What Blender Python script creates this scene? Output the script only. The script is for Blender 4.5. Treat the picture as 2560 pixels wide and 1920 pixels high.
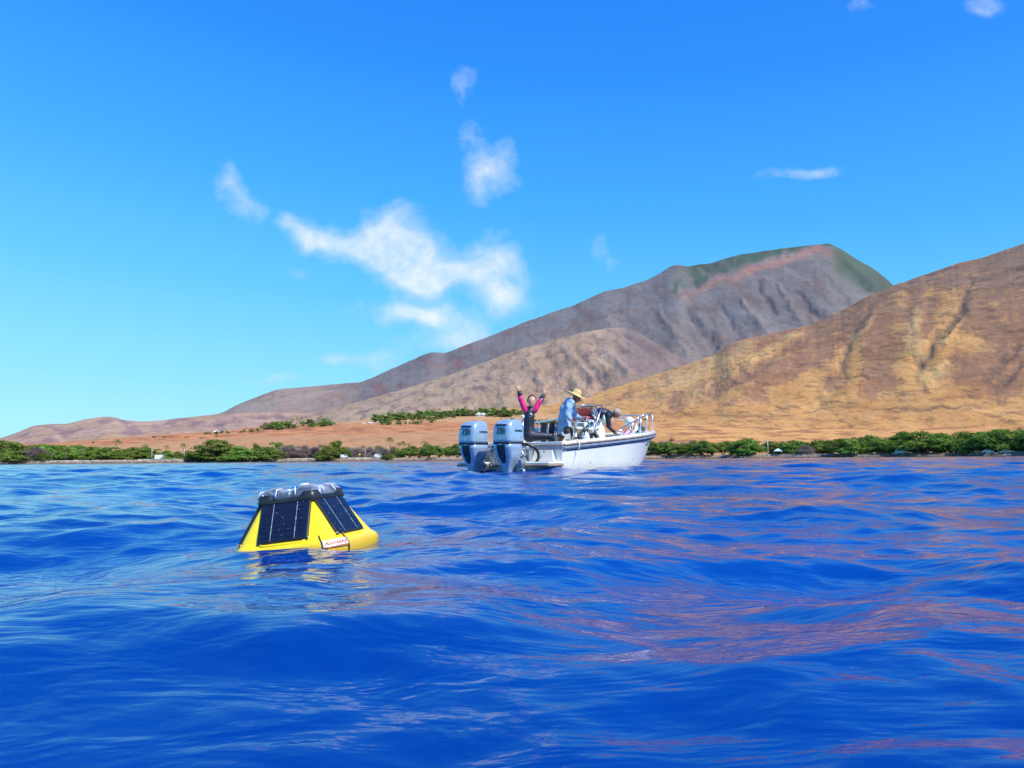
import bpy, bmesh, math, random
import numpy as np
from mathutils import Vector, Matrix, Euler
random.seed(11)
R = math.radians
SC = bpy.context.scene
for o in list(bpy.data.objects): bpy.data.objects.remove(o)
COL = SC.collection

# ------------------------------------------------------------ camera
CAMH = 0.28
FPX = 1778.0                      # focal length in pixels of the 2560 px wide photograph
cam_d = bpy.data.cameras.new('camera'); cam = bpy.data.objects.new('camera', cam_d); COL.objects.link(cam)
cam_d.sensor_width = 36.0; cam_d.lens = 36.0*FPX/2560.0
cam_d.clip_start = 0.02; cam_d.clip_end = 40000
CM = Matrix.Rotation(R(90+6.04), 3, 'X') @ Matrix.Rotation(R(-0.49), 3, 'Z')
cam.matrix_world = Matrix.Translation((0, 0, CAMH)) @ CM.to_4x4()
SC.camera = cam
SC.render.resolution_x = 1024; SC.render.resolution_y = 768

def ray(px, py):                  # direction of a photograph pixel
    return (CM @ Vector(((px-1280)/FPX, -(py-960)/FPX, -1.0))).normalized()
def az_te(px, py):                # azimuth and tangent of elevation of it
    d = ray(px, py); return math.atan2(d.x, d.y), d.z/math.hypot(d.x, d.y)

# ------------------------------------------------------------ sun and sky
SUN_EL, SUN_AZ = 50.0, 128.0      # azimuth clockwise from +Y (straight ahead)
sd = Vector((math.sin(R(SUN_AZ))*math.cos(R(SUN_EL)), math.cos(R(SUN_AZ))*math.cos(R(SUN_EL)), math.sin(R(SUN_EL))))
sun_d = bpy.data.lights.new('sun', 'SUN'); sun = bpy.data.objects.new('sun', sun_d); COL.objects.link(sun)
sun_d.energy = 4.9; sun_d.angle = R(0.53); sun_d.color = (1.0, 0.95, 0.86)
sun.rotation_euler = sd.to_track_quat('Z', 'Y').to_euler()
SC.view_settings.view_transform = 'Standard'; SC.view_settings.look = 'None'
SC.view_settings.exposure = 0.12; SC.view_settings.gamma = 1.0; SC.view_settings.use_curve_mapping = False

class NT:
    """small helper round a node tree"""
    def __init__(s, tree): s.t = tree; s.n = tree.nodes; s.l = tree.links
    def node(s, typ, **kw):
        n = s.n.new(typ)
        for k, v in kw.items():
            if k.startswith('i_'):
                key = k[2:]; key = int(key) if key.isdigit() else key.replace('_', ' ')
                s.set(n.inputs[key], v)
            else: setattr(n, k, v)
        return n
    def set(s, sock, v):
        if isinstance(v, bpy.types.NodeSocket): s.l.new(v, sock)
        else: sock.default_value = v
    def math(s, op, a, b=0.0, c=None, clamp=False):
        n = s.n.new('ShaderNodeMath'); n.operation = op; n.use_clamp = clamp
        s.set(n.inputs[0], a); s.set(n.inputs[1], b)
        if c is not None: s.set(n.inputs[2], c)
        return n.outputs[0]
    def mix(s, f, a, b, mode='MIX'):
        n = s.n.new('ShaderNodeMix'); n.data_type = 'RGBA'; n.blend_type = mode
        s.set(n.inputs[0], f); s.set(n.inputs[6], a); s.set(n.inputs[7], b); return n.outputs[2]
    def mr(s, v, a, b, c=0.0, d=1.0, smooth=True):
        n = s.n.new('ShaderNodeMapRange'); n.interpolation_type = 'SMOOTHSTEP' if smooth else 'LINEAR'
        s.set(n.inputs[0], v)
        for i, x in zip((1, 2, 3, 4), (a, b, c, d)): s.set(n.inputs[i], x)
        return n.outputs[0]
    def noise(s, vec, scale, detail=4, rough=0.5, dist=0.0):
        n = s.n.new('ShaderNodeTexNoise')
        if vec is not None: s.l.new(vec, n.inputs['Vector'])
        n.inputs['Scale'].default_value = scale; n.inputs['Detail'].default_value = detail
        n.inputs['Roughness'].default_value = rough; n.inputs['Distortion'].default_value = dist
        return n.outputs['Fac']
    def ramp(s, f, stops):
        n = s.n.new('ShaderNodeValToRGB'); s.set(n.inputs[0], f); e = n.color_ramp.elements
        while len(e) < len(stops): e.new(0.5)
        for q, (p, c) in zip(e, stops): q.position = p; q.color = (*c, 1)
        return n.outputs[0]

W = bpy.data.worlds.new('World'); SC.world = W; W.use_nodes = True
wt = NT(W.node_tree); W.node_tree.nodes.clear()
tc = wt.node('ShaderNodeTexCoord').outputs['Generated']
sep = wt.node('ShaderNodeSeparateXYZ', i_0=tc)
X, Y, Z = sep.outputs
sky = wt.node('ShaderNodeTexSky'); sky.sky_type = 'NISHITA'; sky.sun_disc = False
sky.sun_elevation = R(SUN_EL); sky.sun_rotation = R(SUN_AZ); sky.altitude = 0; sky.air_density = 1.0; sky.dust_density = 0.3; sky.ozone_density = 3.0
SKY_S = 0.10
el = wt.math('ARCSINE', Z)                                    # elevation in radians
el = wt.math('ADD', el, wt.math('MULTIPLY', X, 0.085))         # the sky is paler to the left
grad = wt.ramp(wt.math('DIVIDE', el, 1.5708, clamp=True), [
    (0.00, (.42, .93, 1.0)), (0.05, (.29, .83, 1.0)), (0.13, (.135, .63, 1.0)), (0.22, (.055, .44, 1.0)),
    (0.33, (.019, .285, 1.0)), (0.46, (.010, .19, .90)), (1.0, (.008, .10, .62))])
hs = wt.node('ShaderNodeHueSaturation', i_Saturation=1.25, i_Value=1.0, i_Color=sky.outputs[0])
gradk = wt.node('ShaderNodeVectorMath', operation='SCALE', i_0=grad); gradk.inputs['Scale'].default_value = 1.0/SKY_S
base = wt.mix(0.88, hs.outputs[0], gradk.outputs[0])
# clouds, each an ellipse of directions broken up by noise: px, py, half axes, tilt, strength
CLOUDS = [(985,575,110,62,-8,.95),(900,600,120,48,-14,.85),(1060,650,140,66,-16,1.15),(1010,680,130,44,-10,.9),(800,600,90,38,-14,.62),(735,580,60,34,-8,.55),(985,530,60,34,0,.40),
  (1235,655,62,76,-10,.82),(1285,705,50,50,0,.5),(1150,690,70,30,-10,.35),(1000,775,95,40,-4,.95),(1100,800,90,38,-12,.72),(1252,757,66,32,-14,1.05),(1185,800,70,46,0,.38),(1085,862,100,34,4,.66),(1190,860,80,34,4,.5),
  (1170,335,34,44,-40,.55),(1195,400,34,60,10,.50),(1205,455,50,50,10,.62),(1265,425,36,60,12,.66),(1160,205,36,34,-30,.42),(1150,240,16,44,0,.30),(575,450,26,60,25,.52),(605,515,34,66,28,.60),(640,545,26,40,20,.36),
  (1955,448,64,20,6,.42),(2045,436,60,14,8,.32),(2150,18,50,42,0,.50),(2452,8,52,34,0,.40),(850,912,62,17,2,.60),(948,908,44,24,0,.56),(680,942,66,11,0,.40),
  (1500,600,22,46,-20,.36),(1532,640,22,36,10,.36),(1240,560,34,26,20,.42),(1290,860,50,40,0,.5),(750,672,34,18,-25,.38)]
yc = wt.math('MAXIMUM', Y, 0.02)
cmb = wt.node('ShaderNodeCombineXYZ', i_0=wt.math('DIVIDE', X, yc), i_1=wt.math('DIVIDE', Z, yc))
warp = wt.node('ShaderNodeTexNoise', i_Vector=cmb.outputs[0], i_Scale=9.0, i_Detail=3.0)
wv = wt.node('ShaderNodeVectorMath', operation='MULTIPLY_ADD', i_0=warp.outputs['Color'], i_1=(.07,.07,0), i_2=cmb.outputs[0])
wv2 = wt.node('ShaderNodeVectorMath', operation='SUBTRACT', i_0=wv.outputs[0], i_1=(.035,.035,0))
mask = None
for (px, py, a, b, ang, st) in CLOUDS:
    d = ray(px, py)
    m = wt.node('ShaderNodeMapping', vector_type='TEXTURE', i_Vector=wv2.outputs[0])
    m.inputs['Location'].default_value = (d.x/d.y, d.z/d.y, 0)
    m.inputs['Rotation'].default_value = (0, 0, R(ang)); m.inputs['Scale'].default_value = (a/FPX*1.75, b/FPX*1.7, 1)
    ln = wt.node('ShaderNodeVectorMath', operation='LENGTH', i_0=m.outputs[0])
    v = wt.mr(ln.outputs['Value'], 0.0, 1.0, st, 0.0)
    mask = v if mask is None else wt.math('ADD', mask, v)
mask = wt.math('MINIMUM', mask, 1.15)
n1 = wt.noise(cmb.outputs[0], 16.0, 12, 0.66, 0.35)
n2 = wt.noise(cmb.outputs[0], 5.0, 4, 0.5, 0.2)
n3 = wt.noise(wv2.outputs[0], 60.0, 8, 0.62, 0.2)
nn = wt.math('ADD', wt.math('ADD', wt.math('MULTIPLY', n1, 1.75), wt.math('MULTIPLY', n2, .9)), wt.math('ADD', wt.math('MULTIPLY', n3, .6), -1.72))
dens = wt.math('MULTIPLY', wt.mr(wt.math('ADD', mask, nn), 0.02, 1.5, smooth=False), wt.mr(mask, 0.0, 0.25))
dens = wt.math('MULTIPLY', dens, wt.mr(Y, 0.02, 0.15))
shade = wt.mr(wt.math('ADD', mask, wt.math('ADD', wt.math('MULTIPLY', n1, 1.6), wt.math('MULTIPLY', n2, 1.2))), 1.75, 2.75)
ccol = wt.mix(shade, (.62/SKY_S, .78/SKY_S, .99/SKY_S, 1), (1.0/SKY_S, 1.0/SKY_S, 1.0/SKY_S, 1))
base = wt.mix(wt.math('MULTIPLY', dens, 0.93), base, ccol)
bg = wt.node('ShaderNodeBackground', i_Color=base, i_Strength=SKY_S)
wo = wt.node('ShaderNodeOutputWorld'); wt.l.new(bg.outputs[0], wo.inputs['Surface'])

# ------------------------------------------------------------ generic helpers
MATS = {}
def mat(name, col, rough=0.5, metal=0.0, var=0.06, scale=8.0, bump=0.0, spec=0.5, coat=0.0, col2=None, bscale=None):
    if name in MATS: return MATS[name]
    m = bpy.data.materials.new(name); m.use_nodes = True; t = NT(m.node_tree); b = m.node_tree.nodes['Principled BSDF']
    oc = t.node('ShaderNodeTexCoord').outputs['Object']
    n = t.noise(oc, scale, 5, 0.6)
    if col2 is None:
        lo = tuple(max(0, c*(1-var*2)) for c in col); hi = tuple(min(1, c*(1+var*2)) for c in col)
    else: lo, hi = col, col2
    c = t.mix(t.mr(n, .3, .7), (*lo, 1), (*hi, 1)); t.l.new(c, b.inputs['Base Color'])
    rr = t.mr(n, .3, .7, max(0.02, rough*0.85), min(1, rough*1.15)); t.l.new(rr, b.inputs['Roughness'])
    b.inputs['Metallic'].default_value = metal; b.inputs['Specular IOR Level'].default_value = spec
    b.inputs['Coat Weight'].default_value = coat; b.inputs['Coat Roughness'].default_value = 0.08
    if bump:
        bn = t.noise(oc, bscale or scale*4, 4, 0.6)
        bp = t.node('ShaderNodeBump', i_Strength=bump, i_Height=bn); bp.inputs['Distance'].default_value = 0.02
        t.l.new(bp.outputs[0], b.inputs['Normal'])
    MATS[name] = m; return m

def tag(o, label=None, cat=None, group=None, kind=None):
    if label: o['label'] = label
    if cat: o['category'] = cat
    if group: o['group'] = group
    if kind: o['kind'] = kind
    return o
def empty(name, loc=(0,0,0), rz=0.0):
    o = bpy.data.objects.new(name, None); COL.objects.link(o); o.location = loc; o.rotation_euler = (0,0,rz)
    o.empty_display_size = 0.2; return o
def link(name, me, parent=None):
    o = bpy.data.objects.new(name, me); COL.objects.link(o)
    if parent: o.parent = parent
    return o
def copy_tree(o, parent=None):
    c = o.copy(); COL.objects.link(c)
    if parent: c.parent = parent
    for ch in list(o.children): copy_tree(ch, c)
    return c
def add_box(bm, c, s, rot=None, bev=0.0, mi=0):
    r = bmesh.ops.create_cube(bm, size=1.0); vs = r['verts']
    M = Matrix.Translation(c) @ (rot.to_4x4() if rot else Matrix.Identity(4)) @ Matrix.Diagonal((*s, 1))
    bmesh.ops.transform(bm, matrix=M, verts=vs)
    fs = set(f for v in vs for f in v.link_faces)
    for f in fs: f.material_index = mi
    if bev:
        es = list(set(e for v in vs for e in v.link_edges))
        bmesh.ops.bevel(bm, geom=es, offset=bev, segments=2, affect='EDGES', profile=0.5, clamp_overlap=True)
def add_tube(bm, pts, rad, seg=8, mi=0, cap=True):
    pts = [Vector(p) for p in pts]; n = len(pts); rads = rad if isinstance(rad, (list, tuple)) else [rad]*n
    rings = []; prev = None
    for i, p in enumerate(pts):
        t = (pts[min(i+1,n-1)] - pts[max(i-1,0)]).normalized()
        if prev is None:
            a = Vector((0,0,1)) if abs(t.z) < .9 else Vector((1,0,0)); u = t.cross(a).normalized()
        else: u = (prev - t*prev.dot(t)).normalized()
        prev = u; w = t.cross(u)
        rings.append([bm.verts.new(p + (u*math.cos(2*math.pi*k/seg) + w*math.sin(2*math.pi*k/seg))*rads[i]) for k in range(seg)])
    for i in range(n-1):
        for k in range(seg):
            f = bm.faces.new((rings[i][k], rings[i][(k+1)%seg], rings[i+1][(k+1)%seg], rings[i+1][k])); f.smooth = True; f.material_index = mi
    if cap:
        for rg in (rings[0][::-1], rings[-1]):
            f = bm.faces.new(rg); f.material_index = mi
def loft(bm, rings, cap0=True, cap1=True, smooth=True, closed=True, mi=0):
    vs = [[bm.verts.new(p) for p in r] for r in rings]; n = len(vs[0])
    for i in range(len(vs)-1):
        for k in range(n if closed else n-1):
            f = bm.faces.new((vs[i][k], vs[i][(k+1)%n], vs[i+1][(k+1)%n], vs[i+1][k])); f.smooth = smooth; f.material_index = mi
    if cap0 and closed: bm.faces.new(vs[0][::-1]).material_index = mi
    if cap1 and closed: bm.faces.new(vs[-1]).material_index = mi
    return vs
def ell(bm, c, s, rot=None, seg=14, mi=0):
    r = bmesh.ops.create_uvsphere(bm, u_segments=seg, v_segments=max(6, seg*2//3), radius=1.0); vs = r['verts']
    M = Matrix.Translation(c) @ (rot.to_4x4() if rot else Matrix.Identity(4)) @ Matrix.Diagonal((*s, 1))
    bmesh.ops.transform(bm, matrix=M, verts=vs)
    for f in set(f for v in vs for f in v.link_faces): f.smooth = True; f.material_index = mi
    return vs
def obj(name, bm, mats, parent=None, smooth=None, recalc=True):
    if recalc: bmesh.ops.recalc_face_normals(bm, faces=bm.faces[:])
    me = bpy.data.meshes.new(name); bm.to_mesh(me); bm.free()
    for m in (mats if isinstance(mats, (list, tuple)) else [mats]): me.materials.append(m)
    if smooth is not None: me.polygons.foreach_set('use_smooth', [smooth]*len(me.polygons))
    return link(name, me, parent)
def B(): return bmesh.new()
def grid_mesh(name, P, mats, attr=None, parent=None):   # P: (rows, cols, 3)
    nr, nc = P.shape[:2]; me = bpy.data.meshes.new(name)
    me.vertices.add(nr*nc); me.vertices.foreach_set('co', P.reshape(-1).astype(np.float32))
    i = (np.arange(nr-1)[:,None]*nc + np.arange(nc-1)[None,:]).reshape(-1)
    q = np.stack([i, i+1, i+nc+1, i+nc], 1)
    me.loops.add(q.size); me.loops.foreach_set('vertex_index', q.reshape(-1).astype(np.int32))
    me.polygons.add(len(q)); me.polygons.foreach_set('loop_start', (np.arange(len(q))*4).astype(np.int32))
    me.polygons.foreach_set('use_smooth', np.ones(len(q), dtype=bool))
    if attr is not None:
        a = me.color_attributes.new('Col', 'FLOAT_COLOR', 'POINT')
        c = np.ones((nr*nc, 4), np.float32); c[:, :3] = attr.reshape(-1, 3); a.data.foreach_set('color', c.reshape(-1))
    me.update(calc_edges=True); me.validate()
    me.materials.append(mats); return link(name, me, parent)
def text_mesh(name, s, size, m, parent, M, ext=0.001, shear=0.0, off=0.0, sx=1.0):
    cu = bpy.data.curves.new(name, 'FONT'); cu.body = s; cu.size = size; cu.extrude = ext; cu.shear = shear; cu.offset = off
    cu.align_x = 'CENTER'; cu.align_y = 'CENTER'; cu.resolution_u = 3
    t = bpy.data.objects.new('t', cu); COL.objects.link(t)
    me = bpy.data.meshes.new_from_object(t.evaluated_get(bpy.context.evaluated_depsgraph_get()))
    bpy.data.objects.remove(t); bpy.data.curves.remove(cu)
    me.name = name; me.transform(M @ Matrix.Diagonal((sx,1,1,1))); me.materials.clear(); me.materials.append(m)
    return link(name, me, parent)

# gradient noise on numpy arrays
_rs = np.random.RandomState(5); _perm = _rs.permutation(512).astype(np.int64); _g = _rs.uniform(0, 2*np.pi, 512)
_gx, _gy = np.cos(_g), np.sin(_g)
def perlin(x, y):
    xi = np.floor(x).astype(np.int64); yi = np.floor(y).astype(np.int64); xf = x-xi; yf = y-yi
    u = xf*xf*xf*(xf*(xf*6-15)+10); v = yf*yf*yf*(yf*(yf*6-15)+10)
    def gr(ix, iy, fx, fy):
        h = _perm[(_perm[ix & 511] + iy) & 511]; return _gx[h]*fx + _gy[h]*fy
    a = gr(xi, yi, xf, yf); b = gr(xi+1, yi, xf-1, yf); c = gr(xi, yi+1, xf, yf-1); d = gr(xi+1, yi+1, xf-1, yf-1)
    return (a+u*(b-a)) + v*((c+u*(d-c)) - (a+u*(b-a)))
def fbm(x, y, o=5, g=0.5, ridged=False):
    s = 0; a = 1.0; t = 0
    for i in range(o):
        n = perlin(x*2**i + i*17.3, y*2**i - i*9.1)*1.5
        if ridged: n = 1 - 2*np.abs(n)
        s = s + a*n; t += a; a *= g
    return s/t
def sst(x, a, b):
    t = np.clip((x-a)/(b-a), 0, 1); return t*t*(3-2*t)
def lerp3(a, b, f): return a*(1-f[..., None]) + np.asarray(b)*f[..., None]

# ------------------------------------------------------------ water
def build_water():
    rs = np.random.RandomState(23)
    az0, az1, na = R(-78), R(78), 700
    az = np.concatenate([np.linspace(az0, R(-42), 60)[:-1], np.linspace(R(-42), R(42), na), np.linspace(R(42), az1, 60)[1:]])
    rr = [0.12]
    while rr[-1] < 520: rr.append(rr[-1]*1.0056 + 0.0024)
    rr = np.array(rr); nr = len(rr)
    sp = np.maximum(np.gradient(rr), rr*0.0021*1.2)
    Xg = rr[:,None]*np.sin(az)[None,:]; Yg = rr[:,None]*np.cos(az)[None,:]
    dx = np.zeros_like(Xg); dy = np.zeros_like(Xg); dz = np.zeros_like(Xg)
    comps = []
    for lam in np.exp(np.linspace(math.log(0.05), math.log(7.0), 120)):
        lam *= rs.uniform(.93, 1.07)
        spread = 34 if lam > 1.2 else 48
        th = R(-98 + rs.normal(0, spread))             # travels toward the camera
        if lam > 2.5: ak = 0.0105
        elif lam > 0.8: ak = 0.028
        elif lam > 0.22: ak = 0.0385
        elif lam > 0.12: ak = 0.0340
        else: ak = 0.0230
        comps.append((lam, th, ak*rs.uniform(.6, 1.3), rs.uniform(0, 6.28)))
    # gust patches that calm or roughen the short waves
    gust = 0.62 + 0.75*fbm(Xg*0.35+3, Yg*0.22+8, 3)
    gust = np.clip(gust, .15, 1.5)
    wx = 0.25*perlin(Xg*0.8, Yg*0.8); wy = 0.25*perlin(Xg*0.8+40, Yg*0.8+9)   # warp, so crests are never straight
    bu = np.exp(-(((Xg+0.60)/0.5)**2 + ((Yg-1.98)/0.5)**2))      # the buoy rides the swell: level there
    for lam, th, ak, ph in comps:
        k = 2*math.pi/lam
        at = sst(lam/sp, 2.6, 5.0)
        rows = np.nonzero(at > 0.001)[0]
        if not len(rows): continue
        n = rows[-1]+1; c, s = math.cos(th), math.sin(th)
        wsc = min(1.0, lam/0.8)
        arg = k*((Xg[:n]+wx[:n]*wsc)*c + (Yg[:n]+wy[:n]*wsc)*s) + ph
        a = ak/k*at[:n,None]
        if lam < 0.9: a = a*gust[:n]
        if lam > 0.5: a = a*(1-0.7*bu[:n])
        sn = np.sin(arg); dz[:n] += a*np.cos(arg)
        q = 0.75; dx[:n] -= q*a*c*sn; dy[:n] -= q*a*s*sn
    # the one close swell just in front of the camera, crest across the view
    u = Xg - 0.10; v = Yg - (1.30 - 1.5*u*u/(1+1.2*u*u))
    sw = 0.112*np.exp(-(u/1.5)**2)*np.where(v < 0, np.exp(-(v/0.50)**2), np.exp(-(v/0.75)**2))*sst(np.hypot(Xg, Yg), .15, .6)
    dz += sw
    near = sst(np.sqrt(Xg**2+Yg**2), 0.15, 0.6)
    bo = np.exp(-(((Xg-1.4)/4.5)**2 + ((Yg-15.0)/3.6)**2)); dz = dz + .036*bu + .055*bo; dz = dz*(0.55+0.45*near)
    P = np.stack([Xg+dx, Yg+dy, dz], -1)
    m = bpy.data.materials.new('sea_water'); m.use_nodes = True; t = NT(m.node_tree); b = m.node_tree.nodes['Principled BSDF']
    oc = t.node('ShaderNodeTexCoord').outputs['Object']
    mp = t.node('ShaderNodeMapping', i_Vector=oc); mp.inputs['Rotation'].default_value = (0,0,R(12)); mp.inputs['Scale'].default_value = (.55, 1.25, 1)
    big = t.noise(oc, 0.5, 3, .5)
    c = t.mix(t.mr(big, .3, .7), (0.0, .032, .215, 1), (0.0, .054, .30, 1)); t.l.new(c, b.inputs['Base Color'])
    b.inputs['Roughness'].default_value = 0.045; b.inputs['IOR'].default_value = 1.48; b.inputs['Specular IOR Level'].default_value = 0.5
    b1 = t.noise(mp.outputs[0], 9.0, 3, .55, .6); b2 = t.noise(mp.outputs[0], 1.6, 4, .55, .4)
    b3 = t.noise(mp.outputs[0], 34.0, 3, .55, .5)
    h = t.math('ADD', t.math('MULTIPLY', b3, .0016), t.math('ADD', t.math('MULTIPLY', b1, .0105), t.math('MULTIPLY', b2, .034)))
    bp = t.node('ShaderNodeBump', i_Height=h, i_Strength=0.75); bp.inputs['Distance'].default_value = 1.0
    t.l.new(bp.outputs[0], b.inputs['Normal'])
    o = grid_mesh('water', P, m); tag(o, kind='structure'); return o
water = build_water()

# ------------------------------------------------------------ terrain
def prof(pts):                      # skyline in the photograph -> azimuth, tan(elevation)
    a = [az_te(*p) for p in pts]; return np.array([q[0] for q in a]), np.array([q[1] for q in a])
def land_mat(name, s1, s2, bump, dark=0.55, rock=(.16,.10,.08), amt=.5):
    m = bpy.data.materials.new(name); m.use_nodes = True; t = NT(m.node_tree); b = m.node_tree.nodes['Principled BSDF']
    oc = t.node('ShaderNodeTexCoord').outputs['Object']
    at = t.node('ShaderNodeVertexColor', layer_name='Col').outputs[0]
    mp = t.node('ShaderNodeMapping', i_Vector=oc); mp.inputs['Scale'].default_value = (1, .28, 1.25)
    n1 = t.noise(mp.outputs[0], s1, 8, .68, .5); n2 = t.noise(mp.outputs[0], s2, 6, .62, .8)
    c = t.mix(t.math('MULTIPLY', t.mr(n1, .50, .66), amt), at, (*rock, 1))
    c = t.mix(t.mr(n2, .35, .7), c, t.mix(1.0, c, (dark+.12, dark+.06, dark, 1), 'MULTIPLY'))
    c = t.mix(t.math('MULTIPLY', t.mr(n1, .48, .30), .35), c, t.mix(1.0, c, (1.35, 1.28, 1.15, 1), 'MULTIPLY'))
    n3 = t.noise(mp.outputs[0], s1*8, 4, .65, .3); n4 = t.noise(mp.outputs[0], s1*2.6, 5, .7, .6)
    c = t.mix(t.math('MULTIPLY', t.mr(n3, .54, .66), .42), c, (rock[0]*.8, rock[1]*.8, rock[2]*.8, 1))
    c = t.mix(t.math('MULTIPLY', t.mr(n4, .46, .36), .30), c, t.mix(1.0, c, (1.4, 1.32, 1.2, 1), 'MULTIPLY'))
    c = t.mix(t.math('MULTIPLY', t.mr(n4, .55, .66), .45), c, t.mix(1.0, c, (.62, .55, .52, 1), 'MULTIPLY'))
    t.l.new(c, b.inputs['Base Color']); b.inputs['Roughness'].default_value = .95; b.inputs['Specular IOR Level'].default_value = .1
    bp = t.node('ShaderNodeBump', i_Height=n1, i_Strength=.8); bp.inputs['Distance'].default_value = bump
    t.l.new(bp.outputs[0], b.inputs['Normal']); return m

def seg_dist(A, TE, poly):          # distance in photograph pixels from a line of points, with the side of it
    pts = [az_te(*p) for p in poly]; D = np.full(A.shape, 1e9); T = np.zeros(A.shape)
    for i, ((a0, e0), (a1, e1)) in enumerate(zip(pts, pts[1:])):
        dx, dy = a1-a0, e1-e0; u = np.clip(((A-a0)*dx+(TE-e0)*dy)/(dx*dx+dy*dy), 0, 1)
        d = np.hypot(A-a0-u*dx, TE-e0-u*dy)*FPX; T = np.where(d < D, (i+u)/(len(pts)-1), T); D = np.minimum(D, d)
    return D, T
def hill(name, pts, Rr, rb, colf, m, px0, px1, p=1.25, amp=20, gul=(26, 3.0, 0.0), naz=620, nr=150, back=0.35, zb=3.0, crest=0.15, feats=()):
    """a hill whose crest stands Rr(az) metres away and whose foot starts at rb"""
    pa, pe = prof(pts); a0 = az_te(px0, 960)[0]; a1 = az_te(px1, 960)[0]
    az = np.linspace(a0, a1, naz); te = np.interp(az, pa, pe)
    k = np.ones(5)/5; te = np.convolve(np.pad(te, 2, 'edge'), k, 'valid')
    rough = fbm(az*55, az*0+3.3, 5, .55)*0.0016*crest*6
    te = te + rough*(te/0.15).clip(.25, 1)
    Rz = Rr(az) if callable(Rr) else np.full_like(az, Rr); rbz = rb(az) if callable(rb) else np.full_like(az, rb)
    t = np.concatenate([np.linspace(0, 1, nr)**0.9, 1+np.linspace(0.02, back, 14)])[:, None]
    rad = rbz[None] + (Rz-rbz)[None]*t
    Zr = (CAMH + Rz*te)[None]
    tt = np.clip(t, 0, 1)
    Z = zb + (Zr-zb)*(tt**p) - (Zr-zb)*np.clip(t-1, 0, 9)*1.2
    A = az[None]*np.ones_like(t)
    # gullies running down the slope
    ga, gr_, sh = gul
    X = rad*np.sin(A); Yw = rad*np.cos(A)
    wob = 0.35*fbm(A*9+2, t*3, 3)
    g = fbm((A*ga + sh*t + wob), t*gr_, 5, .52, ridged=True)
    g2 = fbm(X/260., Yw/260.+7, 5, .5)
    env = np.sin(np.pi*np.clip(tt, 0, 1)**.8)**.7
    Z = Z + env*amp*(Zr/Zr.max())*(g*0.8 + 0.9*g2)
    TE = Z/rad; wa = A + .006*fbm(A*60, TE*60, 4); wt_ = TE + .005*fbm(A*60+9, TE*60+4, 4)
    marks = []
    for poly, wpx, dep, fc, am in feats:          # spurs, gullies and a painted shadow patch, each where it lies on the slope
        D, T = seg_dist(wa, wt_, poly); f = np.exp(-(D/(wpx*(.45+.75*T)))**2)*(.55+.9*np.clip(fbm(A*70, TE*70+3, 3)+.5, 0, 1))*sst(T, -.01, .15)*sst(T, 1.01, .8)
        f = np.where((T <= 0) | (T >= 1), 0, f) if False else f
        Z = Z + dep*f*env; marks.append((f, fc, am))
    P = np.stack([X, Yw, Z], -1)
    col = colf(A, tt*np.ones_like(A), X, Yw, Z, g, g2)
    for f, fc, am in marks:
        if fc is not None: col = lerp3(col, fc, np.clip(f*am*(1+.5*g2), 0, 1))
    o = grid_mesh(name, P, m, col); tag(o, kind='structure')
    return az, rad, Z

GOLD = np.array([.61,.325,.110]); TAN = np.array([.40,.27,.16]); ORANGE = np.array([.56,.26,.105]); RUST = np.array([.36,.13,.055])
BROWN = np.array([.21,.115,.07]); GREY = np.array([.185,.165,.155]); GREEN = np.array([.055,.095,.045]); PALE = np.array([.52,.36,.19])

SKY_M = [(330,1075),(440,1060),(521,1042),(560,1030),(593,1012),(640,993),(694,973),(810,963),(903,955),(940,940),(984,920),(1029,900),(1062,886),(1086,880),(1112,884),(1150,868),(1227,839),(1331,798),(1447,758),
  (1504,731),(1574,715),(1632,694),(1672,668),(1690,661),(1724,666),(1782,656),(1852,636),(1944,623),(2037,611),(2071,609),(2106,625),(2153,655),(2185,672),(2215,695),(2240,722),(2350,790),(2700,860),(3300,900)]
def col_mountain(A, t, X, Y, Z, g, g2):
    zr = Z.max()
    c = np.ones(A.shape+(3,))*GREY*1.08
    n = fbm(X/420, Y/420, 5); n3 = fbm(A*60+t*6, t*5, 4)
    low = sst(t, .62, .15)
    c = lerp3(c, [.34,.265,.195], low*sst(n, -.5, .3))
    c = lerp3(c, [.17,.105,.085], sst(n3, .05, .5)*.6)
    te = Z/np.hypot(X, Y)
    # orange bare spur below the green crest
    azp = az_te(2010, 650)[0]; wob = .012*fbm(A*30, t*4, 3)
    line = np.interp(A, prof([(1500,800),(1750,720),(1850,685),(1960,650),(2040,632),(2090,640)])[0], prof([(1500,800),(1750,720),(1850,685),(1960,650),(2040,632),(2090,640)])[1])
    d = (te - line + wob)/.0062
    c = lerp3(c, [.36,.19,.14], np.exp(-d*d)*sst(A, az_te(1640,800)[0], az_te(1800,800)[0])*sst(A, az_te(2120,800)[0], az_te(2060,800)[0])*.9)
    gm = sst(d, 1.0, 2.2)*sst(A, az_te(1660,800)[0], az_te(1760,800)[0])*sst(n3+.3*g, -.5, .15)
    gm = np.maximum(gm, sst(A, az_te(2060,700)[0], az_te(2110,700)[0])*sst(t, .72, .86)*.85)
    c = lerp3(c, GREEN*1.05, gm*.9)
    # red earth at the left end
    rd = sst(A, az_te(1330,900)[0], az_te(1180,900)[0])*sst(t, .25, .75)
    c = lerp3(c, [.26,.11,.085], rd*sst(fbm(A*40, t*7, 4), .0, .4)*.6)
    c = lerp3(c, [.36,.265,.20], sst(A, az_te(950,900)[0], az_te(780,900)[0])*.75)
    return c
m_far = land_mat('mountain_slope', .006, .0022, 22, .72, (.12,.09,.09), .35)
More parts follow.
